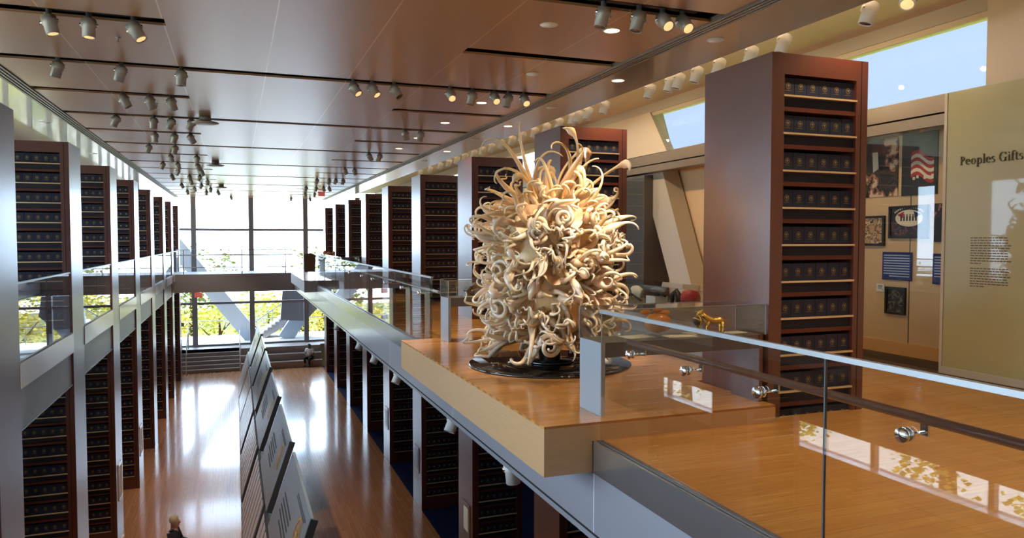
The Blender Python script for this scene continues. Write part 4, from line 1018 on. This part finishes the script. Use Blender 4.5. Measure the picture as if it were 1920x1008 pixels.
# ------------------------------------------------------------------ EXHIBITION WALL
g = MB(); g.box(XP + 0.02, XP + 0.03, 6.82, 11.0, 0.02, 3.13)
tag(struct('window_4', g, M_cglass, 'glass front of the picture niche', 'window'))
struct('baseboard_east', box1(XW - 0.02, XW - 0.001, -4, 44, 0.013, 0.2), pm('orange wood base', srgb(224, 166, 104), 0.4), 'light wood baseboard of the picture wall', 'baseboard')
sm = MB(); sm.box(XW - 0.004, XW - 0.001, 7.93, 7.945, 0.2, 3.2); struct('trim_42', sm, M_darkgrey, 'vertical joint in the picture wall', 'trim')
def picture(ya, yb, z0, z1, mat, label, frame=None, cat='picture', name='framed_picture', extra=None, x=XW):
    r = thing(name, (x, (ya + yb) / 2, z0), label, cat, 'pictures on the exhibition wall')
    if frame:
        m = MB(); f = 0.035
        m.box(x - 0.04, x - 0.001, ya, ya + f, z0, z1); m.box(x - 0.04, x - 0.001, yb - f, yb, z0, z1); m.box(x - 0.04, x - 0.001, ya + f, yb - f, z0, z0 + f); m.box(x - 0.04, x - 0.001, ya + f, yb - f, z1 - f, z1)
        m.build('frame', frame, r); MB().box(x - 0.02, x - 0.001, ya + f, yb - f, z0 + f, z1 - f).build('image', mat, r)
    else: MB().box(x - 0.02, x - 0.001, ya, yb, z0, z1).build('image', mat, r)
    if extra: extra(r, x - 0.021)
    return r
D = srgb
ph1 = photo_mat('photo brown room', [D(40, 26, 20), D(70, 44, 28), D(30, 22, 20), D(150, 96, 60), D(210, 180, 150)], 3.5, 3)
ph2 = photo_mat('photo dark night', [D(36, 32, 28), D(44, 40, 34), D(28, 26, 24)], 2.5, 8)
ph3 = photo_mat('photo brown figure', [D(46, 30, 24), D(90, 52, 36), D(40, 28, 24), D(120, 76, 54)], 4, 13)
ph4 = photo_mat('poster dark crowd', [D(36, 32, 40), D(70, 50, 50), D(30, 26, 34), D(150, 90, 80), D(40, 40, 60)], 11, 21)
ph5 = photo_mat('photo warm hall', [D(190, 150, 100), D(120, 84, 56), D(216, 186, 140), D(70, 52, 44)], 7, 5)
ph6 = photo_mat('portrait dark', [D(30, 26, 30), D(60, 44, 44), D(26, 24, 28), D(176, 110, 90)], 5, 31)
ph7 = photo_mat('dark emblem', [D(24, 24, 20), D(40, 42, 30), D(110, 96, 70), D(20, 22, 20)], 7, 17)
def flag(r, x):
    m = MB(); m2 = MB()
    for k in range(7):
        z = 2.92 - 0.05 * k; pts = lambda dz: [(x - 0.003, 7.93 - 0.37 * q / 8, z + dz + 0.05 * math.sin(q * .7) - 0.006 * q) for q in range(9)]
        a, b = pts(0), pts(-0.05); (m if k % 2 == 0 else m2).add(a + b, [(q, q + 1, 9 + q + 1, 9 + q) for q in range(8)])
    m.build('red_stripes', M_red, r); m2.build('white_stripes', M_ivory, r)
    c = MB()
    for q in range(6): c.box(x - 0.004, x - 0.001, 7.9 - .06 * q - .04, 7.9 - .06 * q, 2.44 + 0.1 + .02 * (q % 3), 2.58 + .02 * (q % 2))
    c.build('pale_figures', M_ivory, r)
def figures(r, x):
    m = MB()
    m.prism([(x - 0.002, 8.62, 3.0), (x - 0.002, 8.52, 3.0), (x - 0.002, 8.5, 2.75), (x - 0.002, 8.6, 2.7)], (0.001, 0, 0)); m.build('pale_shirt', M_ivory, r)
def oval(r, x):
    m = MB(); nn = 28; cy, cz = 7.95, 2.0
    m.prism([(x - 0.002, cy + .23 * math.cos(2 * PI * k / nn), cz + .12 * math.sin(2 * PI * k / nn)) for k in range(nn)], (0.001, 0, 0)); m.build('pale_oval', M_ivory, r)
    m = MB()
    for q in range(6):
        y = cy + .13 - .05 * q; m.box(x - 0.004, x - 0.0025, y - .012, y + .012, cz - .04, cz + .03); m.ball((x - 0.003, y, cz + .045), 0.012, n=6, sc=(.2, 1, 1))
    m.build('dark_figures', M_pframe, r)
    MB().prism([(x - 0.0035, cy + .2, cz + .05), (x - 0.0035, cy + .08, cz + .1), (x - 0.0035, cy + .1, cz + .0)], (0.001, 0, 0)).build('red_corner', M_red, r)
    MB().prism([(x - 0.0035, cy - .2, cz + .05), (x - 0.0035, cy - .08, cz + .1), (x - 0.0035, cy - .1, cz + .0)], (0.001, 0, 0)).build('blue_corner', M_bluepanel, r)
    m = MB()
    for q in range(15):
        t = PI * (0.2 + 0.6 * q / 14); y, z = cy + .29 * math.cos(t), cz + .165 * math.sin(t) - 0.01; m.box(x - 0.003, x - 0.001, y - .01, y + .01, z - .012, z + .012)
    m.build('arched_letters', M_ivory, r)
def lines(n, ya, yb, z1, dz, mat):
    def f(r, x):
        m = MB()
        for k in range(n): m.box(x - 0.002, x - 0.0005, ya + .03, yb - .03 - (0.1 if k == n - 1 else 0), z1 - dz * k - dz * .45, z1 - dz * k)
        m.build('text_lines', mat, r)
    return f
picture(8.16, 8.95, 2.33, 3.18, ph1, 'large brown photograph of people in a room on the picture wall', extra=figures)
picture(7.51, 8.09, 2.32, 3.21, ph2, 'large dark photograph with a red and white flag on the picture wall', extra=flag)
picture(6.86, 7.42, 2.18, 3.19, ph3, 'large brown photograph half hidden behind the olive glass panel')
picture(7.63, 8.29, 1.71, 2.18, ph4, 'wide poster with pale oval and crowd below the flag photograph', frame=M_pframe, extra=oval)
picture(8.37, 8.92, 1.60, 2.05, ph5, 'black framed warm interior photograph beside the nearest column', frame=M_pframe)
picture(6.95, 7.54, 1.66, 2.19, ph6, 'dark portrait photograph right of the oval poster')
picture(7.89, 8.40, 1.10, 1.51, M_bluepanel, 'navy blue text panel on the picture wall left of the wall joint', cat='text panel', name='text_panel', extra=lines(9, 7.89, 8.40, 1.47, 0.038, M_fascia))
picture(6.98, 7.55, 1.08, 1.50, M_bluepanel, 'navy blue text panel right of the wall joint', cat='text panel', name='text_panel', extra=lines(9, 6.98, 7.55, 1.46, 0.038, M_fascia))
picture(8.36, 8.50, 0.92, 1.03, M_white, 'small white caption card on the picture wall', cat='caption card', name='caption_card', extra=lines(4, 8.36, 8.50, 1.01, 0.02, M_ink))
picture(7.98, 8.33, 0.60, 1.0, ph7, 'small black framed picture low on the picture wall', frame=M_pframe)
picture(13.58, 14.02, 0.72, 1.05, ph2, 'black framed dark picture beyond the nearest column', frame=M_pframe)
picture(14.55, 15.2, 1.12, 1.5, M_bluepanel, 'blue text panel left of the slanted wall strut', cat='text panel', name='text_panel', extra=lines(6, 14.55, 15.2, 1.46, .05, M_fascia))
picture(13.6, 14.1, 1.1, 1.36, M_bluepanel, 'small blue text panel right of the slanted wall strut', cat='text panel', name='text_panel')
cab = thing('glass_cabinet', (8.7, 14.2, 0), 'tall dark glass cabinet beside the second right column', 'cabinet')
MB().box(8.4, 9.03, 14.2, 15.6, 0.013, 3.1).build('body', M_darkgrey, cab)
MB().box(8.385, 8.399, 14.22, 15.58, 0.1, 3.05).build('glass_door', M_cglass, cab)
sr = MB(); sr.prism([(8.62, 15.4, 4.6), (8.62, 14.5, 4.6), (8.62, 12.35, 0.013), (8.62, 13.1, 0.013)], (0.4, 0, 0)); 
tag(sr.build('wall_strut', M_lintel, None, origin=(8.8, 13.5, 2)), 'slanted grey structural strut along the picture wall', 'strut', None, 'structure')
# olive glass title panel
ip = thing('title_panel', (XP - 0.05, 5.4, 0.0), 'large olive glass title panel reading Peoples Gifts', 'title panel')
MB().box(XP - 0.05, XP - 0.015, 4.6, 6.79, 0.013, 3.51).build('glass_sheet', M_olive, ip)
fr = MB(); fr.box(XP - 0.06, XP - 0.01, 6.79, 6.83, 0.013, 3.51); fr.box(XP - 0.06, XP - 0.01, 4.6, 6.79, 0.013, 0.10); fr.build('edge_frame', M_lintel, ip)
LET = MB()
def letters(text, place):
    def pr(poly): LET.prism([place(x, y, 0.0) for x, y in poly], Vector(place(0, 0, 1.0)) - Vector(place(0, 0, 0.0)))
    def bx_(x0, x1, y0, y1): pr([(x0, y0), (x1, y0), (x1, y1), (x0, y1)])
    def ring(cx, cy, rx, ry, tx, ty, a0=0, a1=360, n=20):
        for k in range(n):
            p, q = [math.radians(a0 + (a1 - a0) * j / n) for j in (k, k + 1)]
            pr([(cx + rx * math.cos(p), cy + ry * math.sin(p)), (cx + rx * math.cos(q), cy + ry * math.sin(q)), (cx + (rx - tx) * math.cos(q), cy + (ry - ty) * math.sin(q)), (cx + (rx - tx) * math.cos(p), cy + (ry - ty) * math.sin(p))])
    x = 0.0; T = 0.085; t_ = 0.035; X = 0.46
    for c in text:
        if c == 'P':
            bx_(x + .06, x + .06 + T + .01, 0, .7); bx_(x, x + .22, 0, .03); bx_(x, x + .1, .67, .7); ring(x + .15, .505, .25, .195, .09, t_, -90, 90); x += .47
        elif c == 'G':
            ring(x + .33, .35, .32, .37, .1, .045, 42, 330, 28); bx_(x + .5, x + .59, .02, .3); bx_(x + .42, x + .66, .28, .31); bx_(x + .555, x + .585, .5, .69); x += .71
        elif c == 'e':
            ring(x + .21, .23, .2, .24, T, t_, 0, 318, 24); bx_(x + .06, x + .405, .25, .285); x += .46
        elif c == 'o': ring(x + .23, .23, .22, .24, T, t_, 0, 360, 26); x += .5
        elif c == 'p':
            bx_(x + .06, x + .06 + T, -.22, .46); bx_(x, x + .2, -.24, -.21); bx_(x, x + .09, .435, .46); ring(x + .27, .23, .2, .24, T, t_, -150, 150, 24); x += .53
        elif c == 'l': bx_(x + .06, x + .06 + T, 0, .74); bx_(x, x + .2, 0, .028); bx_(x, x + .08, .71, .74); x += .24
        elif c == 'i': bx_(x + .06, x + .06 + T, 0, .46); bx_(x, x + .2, 0, .028); bx_(x, x + .08, .43, .46); ring(x + .1, .62, .055, .055, .054, .054, 0, 360, 10); x += .24
        elif c == 's':
            ring(x + .16, .345, .14, .125, .06, t_, 40, 270, 14); ring(x + .16, .125, .15, .13, .065, t_, -140, 90, 14); x += .37
        elif c == 'f':
            bx_(x + .08, x + .08 + T, 0, .58); bx_(x + .02, x + .25, 0, .028); bx_(x, x + .27, .43, .46); ring(x + .25, .57, .17, .17, T, .05, 35, 180, 14); x += .3
        elif c == 't':
            bx_(x + .07, x + .07 + T, .1, .6); bx_(x, x + .26, .43, .46); ring(x + .19, .12, .12, .125, .07, .04, 180, 320, 10); x += .31
        else: x += .24
        x += .03
    return x
LS = 0.152
letters('Peoples Gifts', lambda x, y, d: (XP - 0.0505 - 0.012 * d, 6.60 - x * LS * 0.92, 2.60 + y * LS))
LET.build('lettering', M_letter, ip)
m = MB()
for k in range(20):
    if k == 11: continue
    z = 1.72 - 0.0305 * k; u = 0.0
    yend = 5.98 if k not in (10, 19) else 6.3
    y = 6.44
    while y > yend:
        w = rnd.uniform(0.02, 0.055); m.box(XP - 0.052, XP - 0.0501, y - w, y, z - 0.011, z); y -= w + 0.011
m.build('paragraph_text', M_letter, ip)

# ------------------------------------------------------------------ PEOPLE
def skinned(name, verts, edges, radii, mat, parent, sub=2, root=0):
    me = bpy.data.meshes.new(name); me.from_pydata(verts, edges, []); me.update(); me.materials.append(mat)
    o = bpy.data.objects.new(name, me); COL.objects.link(o)
    if parent: o.parent = parent
    md = o.modifiers.new('skin', 'SKIN'); md.use_smooth_shade = True
    for i, r in enumerate(radii):
        sv = me.skin_vertices[0].data[i]; sv.radius = (r, r) if not hasattr(r, '__len__') else r; sv.use_root = (i == root)
    ss = o.modifiers.new('smooth', 'SUBSURF'); ss.levels = sub; ss.render_levels = sub
    return o
class Sk:
    def __init__(s): s.v = []; s.e = []; s.r = []
    def pt(s, p, r, link=None):
        s.v.append(tuple(p)); s.r.append(r)
        if link is not None: s.e.append((link, len(s.v) - 1))
        return len(s.v) - 1
def person(name, label, loc, rz, J, skin, shirt, trousers, hair, shoe, sleeves=True, extra=None):
    r = thing(name, loc, label, 'person', rz=rz)
    k = Sk(); P = J
    pel = k.pt(P['pelvis'], (.13, .11)); sp = k.pt(P['spine'], (.125, .095), pel); chs = k.pt(P['chest'], (.15, .105), sp)
    nk = k.pt(P['neck'], .052, chs); hd = k.pt(P['head'], (.082, .092), nk); tp = k.pt(P['top'], (.07, .075), hd)
    fwd = Vector(P['face']).normalized(); h = Vector(P['head']); lat = Vector((-fwd.y, fwd.x, 0)).normalized()
    k.pt(h + fwd * 0.112 + Vector((0, 0, -.005)), .013, hd); k.pt(h + fwd * 0.075 + Vector((0, 0, -.085)), .032, hd)
    for s_ in (-1, 1): k.pt(h + lat * s_ * 0.098 - fwd * .01, (.012, .024), hd)
    for s_ in ('l', 'r'):
        sh = k.pt(P['sh_' + s_], .055, chs); el = k.pt(P['el_' + s_], .042, sh); wr = k.pt(P['wr_' + s_], .027, el)
        wv, ev = Vector(P['wr_' + s_]), Vector(P['el_' + s_]); d = (wv - ev).normalized(); across = Vector(P.get('across_' + s_, (0, 0, 1)))
        across = (across - d * across.dot(d)).normalized(); curl = d.cross(across)
        pm_ = k.pt(wv + d * .055, (.03, .018), wr)
        for q, ln_ in zip((-1.5, -.5, .5, 1.5), (.058, .072, .076, .066)):
            a = k.pt(wv + d * .09 + across * q * .018, .0085, pm_); b = k.pt(wv + d * (.09 + ln_ * .55) + across * q * .02 + curl * .01, .008, a); k.pt(wv + d * (.09 + ln_) + across * q * .021 + curl * .03, .0065, b)
        a = k.pt(wv + d * .05 - across * .035, .01, pm_); k.pt(wv + d * .085 - across * .055, .008, a)
    for s_ in ('l', 'r'):
        hp = k.pt(P['hip_' + s_], .085, pel); kn = k.pt(P['kn_' + s_], .058, hp); an = k.pt(P['an_' + s_], .04, kn); k.pt(P['toe_' + s_], .032, an)
    skinned('body', k.v, k.e, k.r, skin, r)
    eye = MB()
    for s_ in (-1, 1): eye.ball(h + fwd * .082 + lat * s_ * .032 + Vector((0, 0, .012)), .011, n=8)
    eye.build('eyes', M_pframe, r, origin=(0, 0, 0))
    hr = MB(); q = MB()
    hr.ball(h + Vector((0, 0, .055)) - fwd * .018, .098, n=16, sc=(1, 1, .95)); hr.v = [v if (Vector(v) - h).dot(fwd) < .05 or v[2] > h.z + .085 else tuple(h + (Vector(v) - h) * .8) for v in hr.v]
    hr.build('hair', hair, r, origin=(0, 0, 0))
    k = Sk(); a = k.pt(Vector(P['pelvis']) + Vector((0, 0, .02)), (.155, .135)); b = k.pt(P['spine'], (.15, .12), a); c = k.pt(P['chest'], (.175, .13), b); k.pt(Vector(P['neck']) - (Vector(P['neck']) - Vector(P['chest'])) * .25, (.075, .07), c)
    for s_ in ('l', 'r'):
        sh = k.pt(P['sh_' + s_], .08, c); el = k.pt(P['el_' + s_], .06, sh)
        if sleeves: k.pt(Vector(P['el_' + s_]).lerp(Vector(P['wr_' + s_]), .9), .043, el)
        else: k.v[el] = tuple(Vector(P['sh_' + s_]).lerp(Vector(P['el_' + s_]), .8)); k.r[el] = .062
    skinned('shirt', k.v, k.e, k.r, shirt, r)
    k = Sk(); a = k.pt(P['pelvis'], (.16, .14))
    for s_ in ('l', 'r'):
        hp = k.pt(P['hip_' + s_], .105, a); kn = k.pt(P['kn_' + s_], .078, hp); k.pt(Vector(P['kn_' + s_]).lerp(Vector(P['an_' + s_]), .93), .06, kn)
    skinned('trousers', k.v, k.e, k.r, trousers, r)
    for s_ in ('l', 'r'):
        k = Sk(); an, to = Vector(P['an_' + s_]), Vector(P['toe_' + s_]); d = (to - an); d.z = 0
        a = k.pt(an - d * .35 + Vector((0, 0, -.035)), .042); b = k.pt(an + d * .4 + Vector((0, 0, -.04)), .044, a); k.pt(an + d * 1.15 + Vector((0, 0, -.05)), .032, b)
        skinned('shoe', k.v, k.e, k.r, shoe, r)
    if extra: extra(r, P)
    return r
stand = dict(pelvis=(0, 0, .96), spine=(0.01, 0, 1.16), chest=(0, 0, 1.36), neck=(0.0, 0, 1.51), head=(.025, 0, 1.63), top=(.01, 0, 1.71), face=(1, 0.05, -.05),
    sh_l=(-.01, .2, 1.43), el_l=(.07, .29, 1.16), wr_l=(.25, .07, 1.22), across_l=(0, 0, 1), sh_r=(-.01, -.2, 1.43), el_r=(.07, -.29, 1.16), wr_r=(.26, -.06, 1.17), across_r=(0, 0, 1),
    hip_l=(0, .1, .9), kn_l=(.02, .12, .5), an_l=(-.02, .13, .09), toe_l=(.13, .16, .035), hip_r=(0, -.1, .9), kn_r=(.02, -.12, .5), an_r=(-.02, -.13, .09), toe_r=(.13, -.16, .035))
def straps(r, P):
    m = MB()
    for s_ in (-1, 1): m.box(-.05, .035, s_ * .1 - (.0 if s_ > 0 else .09), s_ * .1 + (.09 if s_ > 0 else .0), 1.50, 1.525)
    m.build('epaulettes', M_pframe, r, origin=(0, 0, 0))
person('person', 'pale haired person in dark uniform with folded arms standing on the lower hall floor', (-1.27, 16.5, ZL), -0.15, stand, M_skin, M_cloth_dark, M_cloth_dark, M_hair, M_shoe, extra=straps)
sit = dict(pelvis=(0, 0, .50), spine=(-.01, 0, .70), chest=(-.02, 0, .90), neck=(-.0, 0, 1.05), head=(.03, 0, 1.17), top=(.02, 0, 1.25), face=(1, 0.1, -.2),
    sh_l=(-.02, .2, .97), el_l=(.06, .26, .72), wr_l=(.26, .1, .62), across_l=(0, 1, 0), sh_r=(-.02, -.2, .97), el_r=(.06, -.26, .72), wr_r=(.27, -.06, .62), across_r=(0, 1, 0),
    hip_l=(.04, .1, .48), kn_l=(.46, .16, .52), an_l=(.44, .15, .09), toe_l=(.6, .18, .035), hip_r=(.04, -.1, .48), kn_r=(.45, -.14, .53), an_r=(.32, -.12, .09), toe_r=(.47, -.13, .035))
person('person', 'person in white shirt and dark trousers sitting on the far seating tiers', (4.0, 44.72, ZL), -PI / 2 - 0.45, sit, M_skin_d, M_cloth_white, M_cloth_dark, M_pframe, M_shoe, sleeves=False)

# lettering becomes plain mesh
dg = bpy.context.evaluated_depsgraph_get()
for o in [q for q in COL.objects if q.type == 'FONT']:
    me = bpy.data.meshes.new_from_object(o.evaluated_get(dg))
    n_ = bpy.data.objects.new('lettering', me); COL.objects.link(n_); n_.parent = o.parent; n_.matrix_local = o.matrix_local.copy()
    bpy.data.objects.remove(o)
